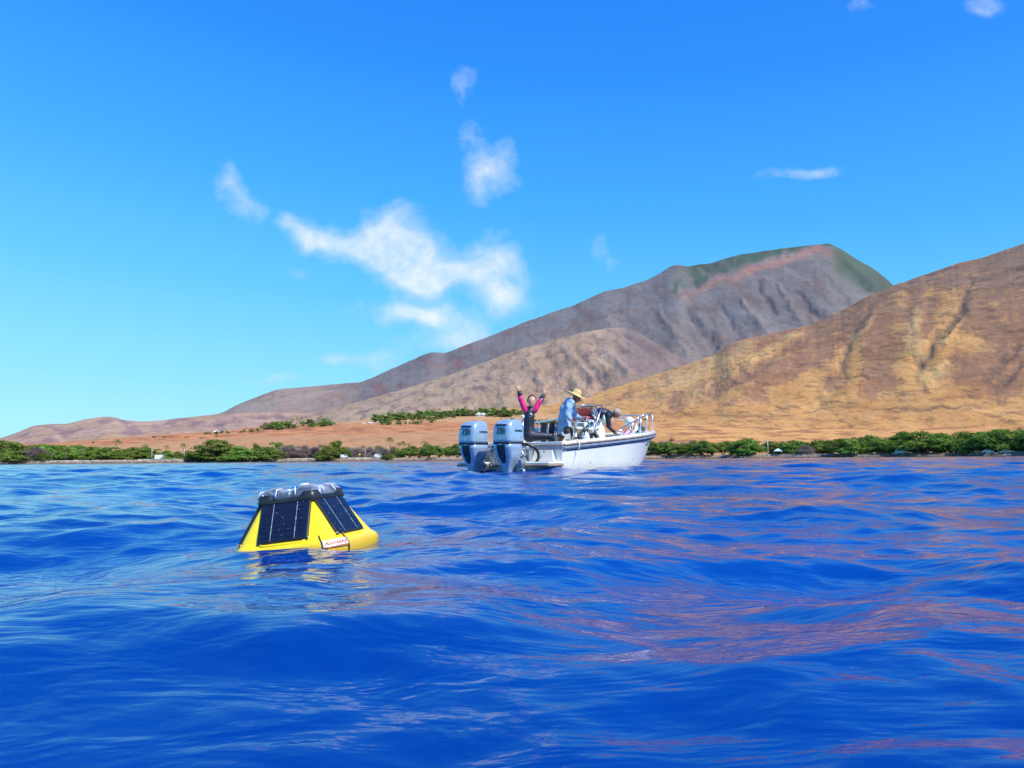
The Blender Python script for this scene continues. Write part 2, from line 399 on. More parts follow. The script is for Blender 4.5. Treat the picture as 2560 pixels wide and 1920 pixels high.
hill('mountain', SKY_M, 5200, 2700, col_mountain, m_far, 300, 3000, 1.15, 24, (13, 1.2, 2.6), 800, 170, feats=[
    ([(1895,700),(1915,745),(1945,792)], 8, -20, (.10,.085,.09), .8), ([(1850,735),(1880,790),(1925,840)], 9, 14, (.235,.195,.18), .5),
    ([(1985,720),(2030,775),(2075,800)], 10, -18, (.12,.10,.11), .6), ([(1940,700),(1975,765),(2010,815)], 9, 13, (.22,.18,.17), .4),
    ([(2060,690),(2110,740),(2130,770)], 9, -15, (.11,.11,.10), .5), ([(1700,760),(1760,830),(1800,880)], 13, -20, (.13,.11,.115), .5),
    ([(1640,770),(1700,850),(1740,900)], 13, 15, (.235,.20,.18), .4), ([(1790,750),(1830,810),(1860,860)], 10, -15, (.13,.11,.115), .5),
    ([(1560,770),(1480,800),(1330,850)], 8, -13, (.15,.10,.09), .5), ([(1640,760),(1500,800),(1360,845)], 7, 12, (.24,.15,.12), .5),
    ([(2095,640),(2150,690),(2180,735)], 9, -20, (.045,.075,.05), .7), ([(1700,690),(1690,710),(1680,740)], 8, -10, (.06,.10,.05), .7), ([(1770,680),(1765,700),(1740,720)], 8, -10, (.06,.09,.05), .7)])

SKY_F = [(-700,1150),(-300,1135),(-60,1112),(0,1096),(38,1083),(84,1064),(127,1060),(168,1060),(208,1049),(263,1041),(289,1044),(315,1051),(360,1054),(405,1051),(451,1045),(492,1041),(550,1034),(600,1032),(700,1030),(800,1034),(950,1045)]
def col_far(A, t, X, Y, Z, g, g2):
    c = np.ones(A.shape+(3,))*np.array([.46,.31,.22]); n = fbm(A*40, t*4, 5)
    c = lerp3(c, [.27,.17,.165], sst(n, -.05, .25)*.8); c = lerp3(c, [.48,.30,.17], sst(n, -.1, -.4)*.6)
    return c
m_fh = land_mat('far_hill_slope', .012, .004, 10, .72, (.15,.10,.09), .4)
hill('far_hills', SKY_F, 3600, 1900, col_far, m_fh, -500, 1000, 1.1, 22, (18, 1.5, 2.0), 420, 100)

SKY_C = [(500,1085),(620,1068),(700,1052),(800,1030),(900,1003),(1000,975),(1114,941),(1192,912),(1300,872),(1400,846),(1450,832),(1488,825),(1530,819),(1562,819),(1600,832),(1640,858),(1699,893),(1800,940),(1950,990),(2300,1060)]
def col_mid(A, t, X, Y, Z, g, g2):
    c = np.ones(A.shape+(3,))*np.array([.42,.295,.195]); n = fbm(X/240, Y/240, 5); n2 = fbm(A*70, t*9+4, 5)
    c = lerp3(c, [.42,.30,.18], sst(A, az_te(1300,900)[0], az_te(900,900)[0])*sst(n, -.4, .4))
    c = lerp3(c, [.20,.145,.13], sst(n2, .05, .35)*.7)
    c = lerp3(c, [.18,.14,.135], sst(A, az_te(1480,900)[0], az_te(1600,900)[0])*.8)
    c = lerp3(c, [.28,.12,.09], sst(fbm(A*18+5, t*6, 4), .22, .4)*sst(A, az_te(950,900)[0], az_te(600,900)[0])*.7)
    c = lerp3(c, [.54,.36,.18], sst(t+.15*n, .55, .10)*.8)
    return c
m_mid = land_mat('middle_hill_slope', .014, .005, 10, .74, (.13,.095,.085), .5)
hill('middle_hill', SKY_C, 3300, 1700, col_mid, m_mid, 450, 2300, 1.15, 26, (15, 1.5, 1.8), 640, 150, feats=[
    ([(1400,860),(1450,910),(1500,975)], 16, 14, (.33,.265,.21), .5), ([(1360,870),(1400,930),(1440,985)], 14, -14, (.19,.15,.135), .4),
    ([(1545,825),(1620,860),(1665,900)], 16, -18, (.14,.11,.11), .8), ([(1480,850),(1540,900),(1590,950)], 14, 12, (.28,.23,.20), .4), ([(1300,885),(1340,935),(1380,985)], 14, 12, (.34,.26,.20), .4),  # first stroke: shadow beside the peak, painted dark as well as carved
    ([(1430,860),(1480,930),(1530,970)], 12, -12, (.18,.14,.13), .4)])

SKY_G = [(900,1060),(1050,1043),(1150,1032),(1290,1010),(1380,1000),(1471,985),(1585,953),(1699,916),(1784,888),(1824,860),(1870,845),(1920,836),(1972,825),(2029,810),(2097,782),(2154,748),(2234,714),(2325,682),(2382,661),(2420,652),(2468,640),(2559,608),(2700,575),(3000,545),(3600,560)]
def col_gold(A, t, X, Y, Z, g, g2):
    c = np.ones(A.shape+(3,))*GOLD
    te = Z/np.hypot(X, Y); te_top = np.interp(A, *prof(SKY_G))
    n = fbm(A*26, te*48+3, 7, .64); nf = fbm(A*110+9, te*170, 5, .65); n3 = fbm(A*34+18*te, te*190, 6, .6)
    c = lerp3(c, PALE, sst(n, -.1, -.5)*.6)
    # bare brown rock: along the crest and in wide patches between the grassy spurs
    near_top = np.clip(1-(te_top-te)*FPX/130, 0, 1)*sst(A, az_te(1500,900)[0], az_te(1900,900)[0])
    m = .62*near_top + .55*sst(A, az_te(2330,900)[0], az_te(2600,900)[0])*sst(te, .10, .17)
    for poly, w, k in [([(1700,1000),(1790,965),(1880,930),(1980,905)], 34, .62), ([(1890,960),(2000,900),(2080,850)], 46, .62), ([(2100,940),(2070,980)], 26, .5),
            ([(2190,830),(2200,900),(2190,960)], 44, .72), ([(2030,860),(2120,820),(2250,790)], 34, .6), ([(2330,760),(2290,830),(2240,860)], 34, .6),
            ([(2420,930),(2480,900),(2560,870)], 46, .72), ([(2500,980),(2560,950)], 30, .6), ([(2440,780),(2500,830),(2560,800)], 50, .7), ([(1560,985),(1640,965)], 14, .35),
            ([(1800,1010),(1900,985)], 16, .35), ([(2250,1000),(2420,985),(2560,990)], 12, .3), ([(2330,960),(2420,900)], 22, .45)]:
        D, T = seg_dist(A, te, poly); m = np.maximum(m, k*np.exp(-(D/w)**2))
    mk = sst(m*1.35 + n*.85 + nf*.35, .34, .66)
    br = lerp3(np.ones(A.shape+(3,))*np.array([.34,.175,.095]), [.28,.195,.150], sst(te, .14, .26)*.8 + .2*sst(nf, -.2, .3))
    br = lerp3(br, [.40,.16,.075], sst(nf, .05, .35)*.5)
    c = c*(1-mk[..., None]*.92) + br*mk[..., None]*.92
    # tufts of grass catching on the rock and dark scrub
    c = lerp3(c, GOLD*.95, sst(nf+.3*n, .12, .38)*mk*.55)
    c = lerp3(c, [.17,.115,.085], sst(-nf, .26, .5)*(.35+.5*mk))
    c = lerp3(c, [.40,.17,.08], sst(n3, .05, .30)*sst(te, .085, .03)*.8)
    return c
m_gold = land_mat('golden_hill_slope', .055, .012, 2.6, .72, (.155,.09,.055), .72)
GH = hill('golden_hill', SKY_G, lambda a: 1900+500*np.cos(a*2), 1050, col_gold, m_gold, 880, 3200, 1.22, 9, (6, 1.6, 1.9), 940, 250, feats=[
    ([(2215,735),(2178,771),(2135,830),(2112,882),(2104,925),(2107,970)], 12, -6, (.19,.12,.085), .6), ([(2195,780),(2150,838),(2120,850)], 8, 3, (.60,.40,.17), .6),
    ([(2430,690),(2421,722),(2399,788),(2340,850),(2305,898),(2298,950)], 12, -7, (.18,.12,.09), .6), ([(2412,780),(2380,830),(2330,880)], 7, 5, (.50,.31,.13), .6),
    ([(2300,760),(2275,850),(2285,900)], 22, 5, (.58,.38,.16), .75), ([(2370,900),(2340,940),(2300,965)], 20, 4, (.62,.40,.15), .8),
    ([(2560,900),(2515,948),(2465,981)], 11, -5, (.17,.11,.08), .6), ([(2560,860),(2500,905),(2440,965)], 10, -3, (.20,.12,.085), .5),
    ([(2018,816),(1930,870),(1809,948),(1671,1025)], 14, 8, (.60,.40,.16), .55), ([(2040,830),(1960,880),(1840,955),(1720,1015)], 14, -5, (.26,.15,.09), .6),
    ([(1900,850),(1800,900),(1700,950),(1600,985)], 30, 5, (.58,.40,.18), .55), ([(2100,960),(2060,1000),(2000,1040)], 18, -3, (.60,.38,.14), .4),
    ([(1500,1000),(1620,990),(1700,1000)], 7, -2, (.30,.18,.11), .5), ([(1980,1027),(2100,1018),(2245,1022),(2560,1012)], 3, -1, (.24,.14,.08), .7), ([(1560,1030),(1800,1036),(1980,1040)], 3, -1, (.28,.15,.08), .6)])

# coastal plain: from the shore to the foot of the hills
TOP_P = [(-700,1140),(-300,1132),(0,1112),(150,1108),(300,1097),(420,1088),(560,1080),(700,1064),(830,1062),(950,1050),(1060,1046),(1150,1040),(1300,1036),(1420,1040),(1500,1048),(1700,1056),(2000,1062),(2300,1062),(2560,1056),(3200,1050)]
PR = 1500.0
SHA, SHR = np.array([R(-80), az_te(0,1150)[0], az_te(900,1150)[0], az_te(1600,1150)[0], az_te(2560,1150)[0], R(80)]), np.array([430., 410., 390., 360., 300., 280.])
def shore(a): return np.interp(a, SHA, SHR) + 3*np.sin(a*37) + 2*np.sin(a*91+1)
_pa, _pe = prof(TOP_P)
def plain_z(a, r):
    s = shore(a); te = np.interp(a, _pa, _pe); zt = CAMH + PR*te
    b = np.clip((r-s)/7.0, -1, 1); beach = np.where(b < 0, b*0.8, 1.5*sst(b, 0, 1))
    t = np.clip((r-s-30)/(PR-s-30), 0, 1.15)
    return beach + (zt-1.5)*t**1.12
def build_plain():
    a0, a1 = R(-50), R(50); az = np.linspace(a0, a1, 900)
    s = shore(az)
    q = np.concatenate([np.linspace(-8, 40, 40), 40+np.linspace(0, 1, 170)[1:]**1.5*1000])[:, None]
    tl = (q-0)/1040.0
    rad = np.where(q < 40, s[None]+q, s[None]+40+(q-40)/1000*(PR*1.08-s[None]-40))
    A = az[None]*np.ones_like(q)
    Z = plain_z(A, rad)
    X = rad*np.sin(A); Yw = rad*np.cos(A)
    t = np.clip((rad-s[None])/(PR-s[None]), 0, 1.2)
    n = fbm(X/60, Yw/60, 5); 
    Z = Z + sst(t, .05, .3)*(n*2.2 + 4.0*fbm(X/200, Yw/200, 4))*sst(t, 1.08, .8)
    te = Z/rad
    # cultivated field, bare earth benches, upper grass
    c = np.ones(A.shape+(3,))*np.array([.50,.27,.13])
    l = np.interp(A, prof([(-200,1135),(0,1130),(600,1093),(1150,1080),(1500,1075),(2560,1090)])[0], prof([(-200,1135),(0,1130),(600,1093),(1150,1080),(1500,1075),(2560,1090)])[1])
    bd = (te-l)*1778
    str_ = fbm(A*30, te*700, 5)
    c = lerp3(c, [.56,.25,.105], sst(bd, 0, 5)*sst(bd, 45, 22))
    c = lerp3(c, [.32,.11,.05], sst(bd, 0, 4)*sst(bd, 40, 20)*sst(str_, .0, .3)*.9)
    c = lerp3(c, [.60,.36,.16], sst(bd+8*n, 20, 34)*.8)
    tr = sst(np.abs(fbm(A*5+2, te*160, 2)), .035, .0)
    c = lerp3(c, [.33,.15,.08], tr*.55); c = lerp3(c, [.26,.15,.09], sst(fbm(A*90, te*900+5, 5, .65), .12, .34)*.7*sst(bd, 2, 12))
    right = sst(A, az_te(1450,900)[0], az_te(1750,900)[0])
    rc = lerp3(np.ones(A.shape+(3,))*GOLD*1.05, [.33,.15,.07], sst(fbm(A*26+40*te, te*320, 6, .6), -.06, .22)*.9)
    c = c*(1-right[...,None]) + rc*right[...,None]
    nearb = sst(t, .05, .02)
    c = lerp3(c, [.30,.22,.15], nearb); c = lerp3(c, [.16,.11,.08], sst(q*np.ones_like(A), 3.4, 1.5)*1.0)
    c = lerp3(c, [.42,.36,.28], sst(q*np.ones_like(A), 2.5, 4.5)*sst(q*np.ones_like(A), 9, 6)*sst(fbm(A*60, A*0, 3), -.3, .2)*.8)
    P = np.stack([X, Yw, Z], -1)
    m = land_mat('plain_soil', .06, .02, 2.0, .80, (.22,.12,.065), .30)
    tag(grid_mesh('coastal_plain', P, m, c), kind='structure')
    return az, rad, Z
_az, _rad, _Z = build_plain()
def ground(a, r):                 # height of the plain by bilinear look-up
    i = np.clip((a-_az[0])/(_az[1]-_az[0]), 0, len(_az)-1.001); i0 = int(i); f = i-i0
    return float((1-f)*np.interp(r, _rad[:, i0], _Z[:, i0]) + f*np.interp(r, _rad[:, i0+1], _Z[:, i0+1]))
def on_plain(px, py):             # point of the plain seen at a photograph pixel
    a, te = az_te(px, py); best = None
    rs_ = np.concatenate([np.linspace(shore(a)+5, shore(a)+60, 40), np.linspace(shore(a)+60, PR*1.05, 300)])
    for r in rs_:
        z = ground(a, r)
        if (z-CAMH)/r >= te: best = (r, z); break
    if best is None: best = (PR, ground(a, PR))
    r, z = best; return Vector((r*math.sin(a), r*math.cos(a), z))
def at_shore(px, off):            # point a few metres inland of the shoreline
    a = az_te(px, 1150)[0]; r = float(shore(a))+off
    return Vector((r*math.sin(a), r*math.cos(a), ground(a, r)))

# ------------------------------------------------------------ air between here and the hills
bm = B(); add_box(bm, (500, 5600, 897), (20000, 12400, 1806))
hz = obj('haze', bm, [bpy.data.materials.new('air')]); tag(hz, kind='stuff')
hm = hz.data.materials[0]; hm.use_nodes = True; hm.node_tree.nodes.clear(); t = NT(hm.node_tree)
pv = t.node('ShaderNodeVolumePrincipled'); pv.inputs['Color'].default_value = (.42, .62, 1.0, 1)
pv.inputs['Density'].default_value = 0.000013; pv.inputs['Anisotropy'].default_value = 0.1
ho = t.node('ShaderNodeOutputMaterial'); t.l.new(pv.outputs[0], ho.inputs['Volume'])

# ------------------------------------------------------------ vegetation
def leaf_mat(name, c1, c2, trans=.25):
    m = bpy.data.materials.new(name); m.use_nodes = True; t = NT(m.node_tree); t.n.clear()
    oc = t.node('ShaderNodeTexCoord').outputs['Object']; oi = t.node('ShaderNodeObjectInfo').outputs['Random']
    n = t.noise(oc, .55, 4, .6)
    c = t.mix(t.mr(n, .32, .68), (*c1, 1), (*c2, 1))
    h = t.node('ShaderNodeHueSaturation', i_Color=c); t.set(h.inputs['Hue'], t.mr(oi, 0, 1, .475, .52, False)); t.set(h.inputs['Value'], t.mr(oi, 0, 1, .75, 1.25, False))
    d = t.node('ShaderNodeBsdfDiffuse', i_Color=h.outputs[0]); tr = t.node('ShaderNodeBsdfTranslucent', i_Color=h.outputs[0])
    mx = t.node('ShaderNodeMixShader', i_0=trans, i_1=d.outputs[0], i_2=tr.outputs[0])
    o = t.node('ShaderNodeOutputMaterial'); t.l.new(mx.outputs[0], o.inputs[0]); return m
LEAF = leaf_mat('green_foliage', (.12,.195,.032), (.31,.42,.080), .45)
LEAFD = leaf_mat('dark_foliage', (.090,.160,.032), (.23,.35,.060), .4)
PALMM = leaf_mat('palm_fronds', (.12,.145,.035), (.27,.26,.08))
DRY = leaf_mat('dry_twigs', (.20,.155,.145), (.34,.27,.24), .1)
BARK = mat('bark', (.13,.10,.08), .9, var=.25, scale=2.0)

def crown_mesh(name, seed, w, h, nlobe, nleaf, ls, z0, m, dry=False):
    rs = np.random.RandomState(seed); V = []; F = []
    for k in range(nlobe):
        a = rs.uniform(0, 6.283); q = rs.uniform(0, 1)**.6; r = w*.5*q*.85
        top = (1-(q*.85)**2.2)
        zc = z0 + (h-z0)*(rs.uniform(.0, .84)*top + .05)
        c = np.array([r*math.cos(a), r*math.sin(a), zc]); rad = rs.uniform(.12, .22)*w*np.array([1, 1, .60])
        d = rs.normal(size=(nleaf, 3)); d /= np.linalg.norm(d, axis=1)[:, None]; d[:, 2] = np.abs(d[:, 2])*1.0 - .35*(rs.rand(nleaf) < .35)
        p = c + d*rad*rs.uniform(.55, 1.1, (nleaf, 1))
        for i in range(nleaf):
            s = ls*rs.uniform(.55, 1.4); nm = d[i] + rs.normal(size=3)*.42 + np.array([0,0,.25]); u = np.cross(nm, rs.normal(size=3)); u /= np.linalg.norm(u)+1e-6; v = np.cross(nm, u); v /= np.linalg.norm(v)+1e-6
            b = len(V)
            if dry:
                u = d[i]+rs.normal(size=3)*.4 + np.array([0,0,.5]); u /= np.linalg.norm(u); v = np.cross(u, rs.normal(size=3)); v /= np.linalg.norm(v)+1e-6
                V += [p[i]-u*s*1.7-v*s*.10, p[i]-u*s*1.7+v*s*.10, p[i]+u*s*1.5]; F.append((b, b+1, b+2))
            else:
                V += [p[i]-u*s-v*s*.2, p[i]+v*s*.62, p[i]+u*s, p[i]-v*s*.55]; F.append((b, b+1, b+2, b+3))
    me = bpy.data.meshes.new(name); me.from_pydata([tuple(x) for x in V], [], F); me.materials.append(m); return me
def trunk_mesh(name, seed, w, h, n, r):
    rs = random.Random(seed); bm = B()
    for k in range(n):
        a = rs.uniform(0, 6.28); x, y = math.cos(a), math.sin(a); q = rs.uniform(.15, .36)*w
        pts = [(x*r, y*r, -.6), (x*q*.35+rs.uniform(-.2,.2), y*q*.35, h*.2), (x*q*.7, y*q*.7, h*.42), (x*q, y*q, h*.68)]
        add_tube(bm, pts, [r, r*.75, r*.5, r*.2], 6)
        for j in range(2):
            b = a+rs.uniform(-1, 1); add_tube(bm, [pts[2], (x*q*.7+math.cos(b)*w*.14, y*q*.7+math.sin(b)*w*.14, h*.62)], [r*.4, r*.15], 5)
    me = bpy.data.meshes.new(name); bm.to_mesh(me); bm.free(); me.materials.append(BARK); return me
# (crown, trunk, nominal width, height)
TREES = {
 'kiawe': [(crown_mesh('crown', 10+i, 13, 9.5, 34, 120, .42, .9, (LEAF, LEAF, LEAFD, LEAF)[i]), trunk_mesh('trunk', i, 13, 9.5, 4, .28), 13, 9.5) for i in range(4)],
 'bush': [(crown_mesh('crown', 30+i, 13, 8.5, 42, 130, .40, -.4, (LEAF, LEAF, LEAFD)[i]), trunk_mesh('trunk', 9+i, 13, 8.5, 4, .25), 13, 8.5) for i in range(3)],
 'dry': [(crown_mesh('crown', 50+i, 12, 8.0, 30, 110, .6, .2, DRY, True), trunk_mesh('trunk', 19+i, 12, 8.0, 6, .2), 12, 8.0) for i in range(3)],
 'small': [(crown_mesh('crown', 70+i, 12, 11, 16, 42, 1.0, .6, (LEAF, LEAF, LEAFD)[i]), trunk_mesh('trunk', 29+i, 12, 11, 2, .35), 12, 11) for i in range(3)],
}
NAMES = {'kiawe': 'shore_tree', 'bush': 'shore_bush', 'dry': 'dry_shrub', 'small': 'broadleaf_tree'}
def place_tree(kind, i, loc, w, h, label, cat, group, rz=None):
    cr, tk, w0, h0 = TREES[kind][i % len(TREES[kind])]
    o = empty(NAMES[kind], loc, random.uniform(0, 6.28) if rz is None else rz); o.scale = (w/w0, w/w0, h/h0)
    link('trunk', tk, o); link('crown', cr, o); tag(o, label, cat, group); return o

def palm_meshes(seed, h, nf=15, fl=3.0, coarse=False):
    rs = random.Random(seed); bm = B()
    lean = rs.uniform(-.9, .9); pts = [(lean*(q**2), .3*q, -0.5+(h+.5)*q) for q in (0, .3, .6, .85, 1)]
    add_tube(bm, pts, [.26, .2, .17, .15, .16], 6); tm = bpy.data.meshes.new('trunk'); bm.to_mesh(tm); bm.free(); tm.materials.append(BARK)
    V = []; F = []; top = Vector(pts[-1])
    for k in range(nf):
        a = k*2.4+rs.uniform(-.3, .3); up = rs.uniform(-.35, .9); L = fl*rs.uniform(.8, 1.1); n = 6; side = Vector((-math.sin(a), math.cos(a), 0))
        for q in range(n):
            s0, s1 = q/n, (q+1)/n
            f = lambda s: top + Vector((math.cos(a)*L*s*(1-.15*up), math.sin(a)*L*s*(1-.15*up), L*(up*s - (.55+.5*up+.25)*s*s)))
            for sg in (-1, 1):
                wd = (.55 if not coarse else .75)*math.sin(math.pi*min(1, s0*.8+.22))
                b = len(V); m = f(s0).lerp(f(s1), .75)
                V += [f(s0), f(s1), m + side*sg*wd*1.1 - Vector((0,0,.38*wd)) + (f(s1)-f(s0))*.8]; F.append((b, b+1, b+2))
    cm = bpy.data.meshes.new('crown'); cm.from_pydata([tuple(v) for v in V], [], F); cm.materials.append(PALMM); return tm, cm
PALMS = [palm_meshes(i, 11.0) for i in range(3)]
def place_palm(loc, h, i, label, group, name='coconut_palm', crown=1.0):
    o = empty(name, loc, random.uniform(-.5, .5)); s = h/12.5; o.scale = (s*crown, s*crown, s)
    tm, cm = PALMS[i % 3]; link('trunk', tm, o); link('crown', cm, o); tag(o, label, 'palm tree', group); return o

# rows of trees along the shore; px, top, width in photograph pixels, metres inland, kind, variant, label
def m_per_px(p): return math.hypot(p.x, p.y)/FPX
def horizon_y(px): return 1148 - (px-1280)*.00855
ORD = 'first second third fourth fifth sixth seventh eighth ninth tenth eleventh twelfth thirteenth fourteenth fifteenth sixteenth seventeenth'.split()
def shore_tree(px, top, wpx, off, kind, i, label, group=None, cat=None):
    p = at_shore(px, off); k = m_per_px(p); h = (horizon_y(px)-top)*k + CAMH - p.z + .2
    return place_tree(kind, i, p, wpx*k, h, label, cat or {'kiawe':'tree','bush':'bush','dry':'shrub'}[kind], group)
rg = random.Random(4)
g1 = 'green trees on the left shore left of the two fan palms'
for k, x in enumerate(range(-100, 150, 34)):
    shore_tree(x, 1112+rg.uniform(-3, 8), rg.uniform(62, 84), rg.uniform(14, 34), 'bush', k, 'rounded shore tree left of the two fan palms, '+ORD[k]+' from the left edge', g1, 'tree')
shore_tree(38, 1131, 70, 6, 'bush', 1, 'low green bush at the water on the leftmost stretch of shore', None)
shore_tree(92, 1122, 52, 10, 'dry', 1, 'brownish bush among green ones on the leftmost stretch of shore')
shore_tree(108, 1136, 34, 7, 'bush', 2, 'small pale green bush at the water just left of the two fan palms')
g2 = 'green trees behind the seawall between the fan palms and the white box truck'
for k, x in enumerate(range(150, 400, 26)):
    shore_tree(x, 1113+rg.uniform(-2, 11)+(8 if x > 290 else 0), rg.uniform(48, 66), rg.uniform(16, 34), ('bush','kiawe')[k%2], k, 'green tree behind the left seawall, '+ORD[k]+' rightwards from the left fan palm', g2, 'tree')
shore_tree(418, 1126, 44, 14, 'bush', 1, 'round bright green bush just right of the white box truck')
shore_tree(444, 1131, 30, 18, 'bush', 0, 'small green bush left of the pale utility pole')
shore_tree(471, 1127, 32, 16, 'bush', 1, 'small round green bush right of the pale utility pole')
shore_tree(536, 1103, 120, 9, 'bush', 0, 'big broad green shore bush, tallest left of the dry grey thicket')
shore_tree(500, 1126, 60, 4, 'bush', 2, 'low left shoulder of the big green bush hanging over the water')
shore_tree(600, 1115, 92, 7, 'bush', 1, 'wide green bush over the water, middle one above the yellow buoy')
shore_tree(576, 1128, 60, 3, 'bush', 1, 'low green bush touching the water between two wide ones')
shore_tree(668, 1119, 84, 6, 'bush', 0, 'wide green bush right of the middle one, beside the dry grey thicket')
shore_tree(640, 1109, 26, 26, 'bush', 2, 'dark narrow tree poking up behind the wide shore bushes')
shore_tree(686, 1107, 46, 30, 'kiawe', 1, 'pale green tree behind the dry grey thicket at its left end')
shore_tree(722, 1110, 40, 34, 'kiawe', 0, 'small pale green tree standing in the dry grey thicket')
g3 = 'dry grey shrubs left of the tall green shore tree'
for k, x in enumerate(range(696, 812, 17)):
    shore_tree(x, 1113+rg.uniform(-2, 8), rg.uniform(42, 58), rg.uniform(14, 28), 'dry', k, 'leafless grey shrub in the left thicket, '+ORD[k]+' towards the tall green shore tree', g3)
shore_tree(836, 1099, 62, 12, 'bush', 1, 'tall green shore tree between two grey thickets')
shore_tree(818, 1122, 62, 4, 'bush', 0, 'low bright green bush at the water below the tall shore tree')
shore_tree(862, 1116, 34, 14, 'kiawe', 2, 'thin dark tree just right of the tall green shore tree')
g4 = 'dry grey shrubs between the tall green shore tree and the motors'
for k, x in enumerate(range(876, 985, 15)):
    shore_tree(x, 1114+rg.uniform(-2, 8), rg.uniform(36, 50), rg.uniform(16, 30), 'dry', k+1, 'leafless grey shrub in the right thicket, '+ORD[k]+' rightwards from the tall shore tree', g4)
shore_tree(950, 1112, 40, 34, 'kiawe', 0, 'green tree rising behind the right-hand grey thicket')
shore_tree(992, 1118, 38, 16, 'bush', 1, 'bright green round tree below the cluster of palms')
shore_tree(968, 1137, 34, 5, 'bush', 0, 'low yellow-green bush at the water right of the second white van')
g5 = 'airy green trees just left of the boat motors'
for k, x in enumerate(range(1024, 1400, 24)):
    shore_tree(x, 1111+rg.uniform(-3, 7), rg.uniform(44, 60), rg.uniform(8, 22), 'kiawe', k, 'airy green shore tree beside or behind the motors, '+ORD[k]+' from the palm cluster', g5)
g6 = 'trees on the shore right of the boat bow'
for k, x in enumerate(range(1592, 1830, 27)):
    shore_tree(x, 1103+rg.uniform(-3, 6), rg.uniform(48, 66), rg.uniform(7, 20), 'kiawe', k, 'green shore tree with bare trunks, '+ORD[k]+' rightwards from the boat bow', g6)
for k, x in enumerate(range(1600, 1760, 26)):
    shore_tree(x, 1100+rg.uniform(-3, 5), 50, 36, 'dry', k, 'leafless grey shrub behind the green trees, '+ORD[k]+' rightwards from the boat bow', 'dry shrubs behind the trees by the bow')
shore_tree(1862, 1097, 82, 9, 'bush', 2, 'dense tree left of the T-shaped utility pole', None, 'tree')
shore_tree(1885, 1104, 60, 16, 'kiawe', 1, 'lighter green tree just left of the T-shaped utility pole')
g7 = 'trees on the shore behind the pale canopy'
for k, x in enumerate(range(1928, 2095, 26)):
    shore_tree(x, 1104+rg.uniform(-3, 6)-(x-1928)*.03, rg.uniform(50, 66), rg.uniform(16, 28), ('kiawe','bush')[k%2], k, 'green shore tree by the pale canopy, '+ORD[k]+' rightwards from the T-shaped pole', g7, 'tree')
shore_tree(2018, 1112, 40, 8, 'dry', 2, 'dry brown shrub by the water right of the pale canopy')
g8 = 'trees on the shore left of the white off-roader'
for k, x in enumerate(range(2105, 2245, 25)):
    shore_tree(x, 1094+rg.uniform(-3, 5), rg.uniform(56, 74), rg.uniform(5, 18), ('kiawe','bush')[k%2], k, 'dense dark shore tree left of the white off-roader, '+ORD[5-k]+' from it', g8, 'tree')
g9 = 'big trees on the shore right of the white off-roader'
for k, x in enumerate(range(2262, 2470, 29)):
    shore_tree(x, 1087+rg.uniform(-2, 6), rg.uniform(74, 96), rg.uniform(5, 16), ('bush','kiawe','kiawe')[k%3], k, 'tall green shore tree right of the white off-roader, '+ORD[k]+' from it', g9, 'tree')
g10 = 'tall dark trees at the right edge'
for k, x in enumerate(range(2488, 2760, 33)):
    shore_tree(x, 1080+rg.uniform(-3, 6), rg.uniform(80, 104), rg.uniform(6, 18), ('kiawe','bush')[k%2], k+2, 'tall dark tree right of the small white car, '+ORD[k]+' from it', g10, 'tree')
for px, top, h, lab in [(287,1101,14,'tallest coconut palm left of the white box truck, above the green trees'), (360,1112,11,'short coconut palm midway between the tallest left palm and the box truck'),
   (413,1115,10,'short palm directly behind the white box truck'), (456,1109,12,'thin palm right behind the pale utility pole'),
   (976,1089,15,'tallest palm of the cluster, above the grey thicket'), (996,1103,11,'left short palm of the cluster, leaning by the tallest'), (1009,1100,12,'middle palm of the cluster'),
   (1024,1105,11,'isolated thin palm with bare trunk right of the cluster'), (1058,1098,13,'left one of two touching palms near the motors'), (1064,1104,11,'right lower one of two touching palms near the motors')]:
    p = at_shore(px, 42); k = m_per_px(p); place_palm(p, (horizon_y(px)-top)*k+CAMH-p.z, px, lab, None)
for px, lab in [(163,'left fan palm with pale head at the seawall'), (201,'right fan palm with pale head at the seawall')]:
    p = at_shore(px, 7.5); o = place_palm(p, (horizon_y(px)-1127)*m_per_px(p)+CAMH-p.z+.6, px, lab, None, 'fan_palm', 1.25)
# belts of trees on the upper plain
def belt(pts, n, hpx, label, group, palms=.3, seed=1, jit=5):
    r = random.Random(seed)
    for k in range(n):
        f = (k+r.uniform(0, 1))/n*(len(pts)-1); i = min(int(f), len(pts)-2); f -= i
        x = pts[i][0]*(1-f)+pts[i+1][0]*f; y = pts[i][1]*(1-f)+pts[i+1][1]*f + r.uniform(-jit, jit)
        p = on_plain(x, y); q = m_per_px(p); h = hpx*q*r.uniform(.7, 1.25)
        if r.random() < palms: place_palm(p, h*1.15, k, 'tiny palm '+label, 'palms '+group)
        else: place_tree('small', k, p, h*r.uniform(.9, 1.7), h, 'small tree '+label, 'tree', 'trees '+group)
belt([(655,1076),(700,1072),(760,1068),(830,1064)], 38, 18, 'in the green patch round the white-roofed pavilion on the plain', 'round the pavilion', .45, 2, 3)
belt([(600,1082),(655,1077)], 6, 7, 'in the thin line left of the white-roofed pavilion', 'left of the pavilion', .1, 3, 1)
belt([(800,1066),(826,1064)], 3, 20, 'dense and round, right of the white-roofed pavilion', 'right of the pavilion', 0, 8, 1)
belt([(935,1056),(1000,1050),(1080,1045),(1180,1040)], 52, 18, 'in the green belt left of the terracotta roof', 'in the green belt above the motors', .2, 4, 5)
belt([(1075,1040),(1140,1036),(1200,1036),(1260,1040),(1330,1042)], 50, 19, 'in the green belt behind the waving woman and the motors', 'behind the woman', .15, 5, 5)
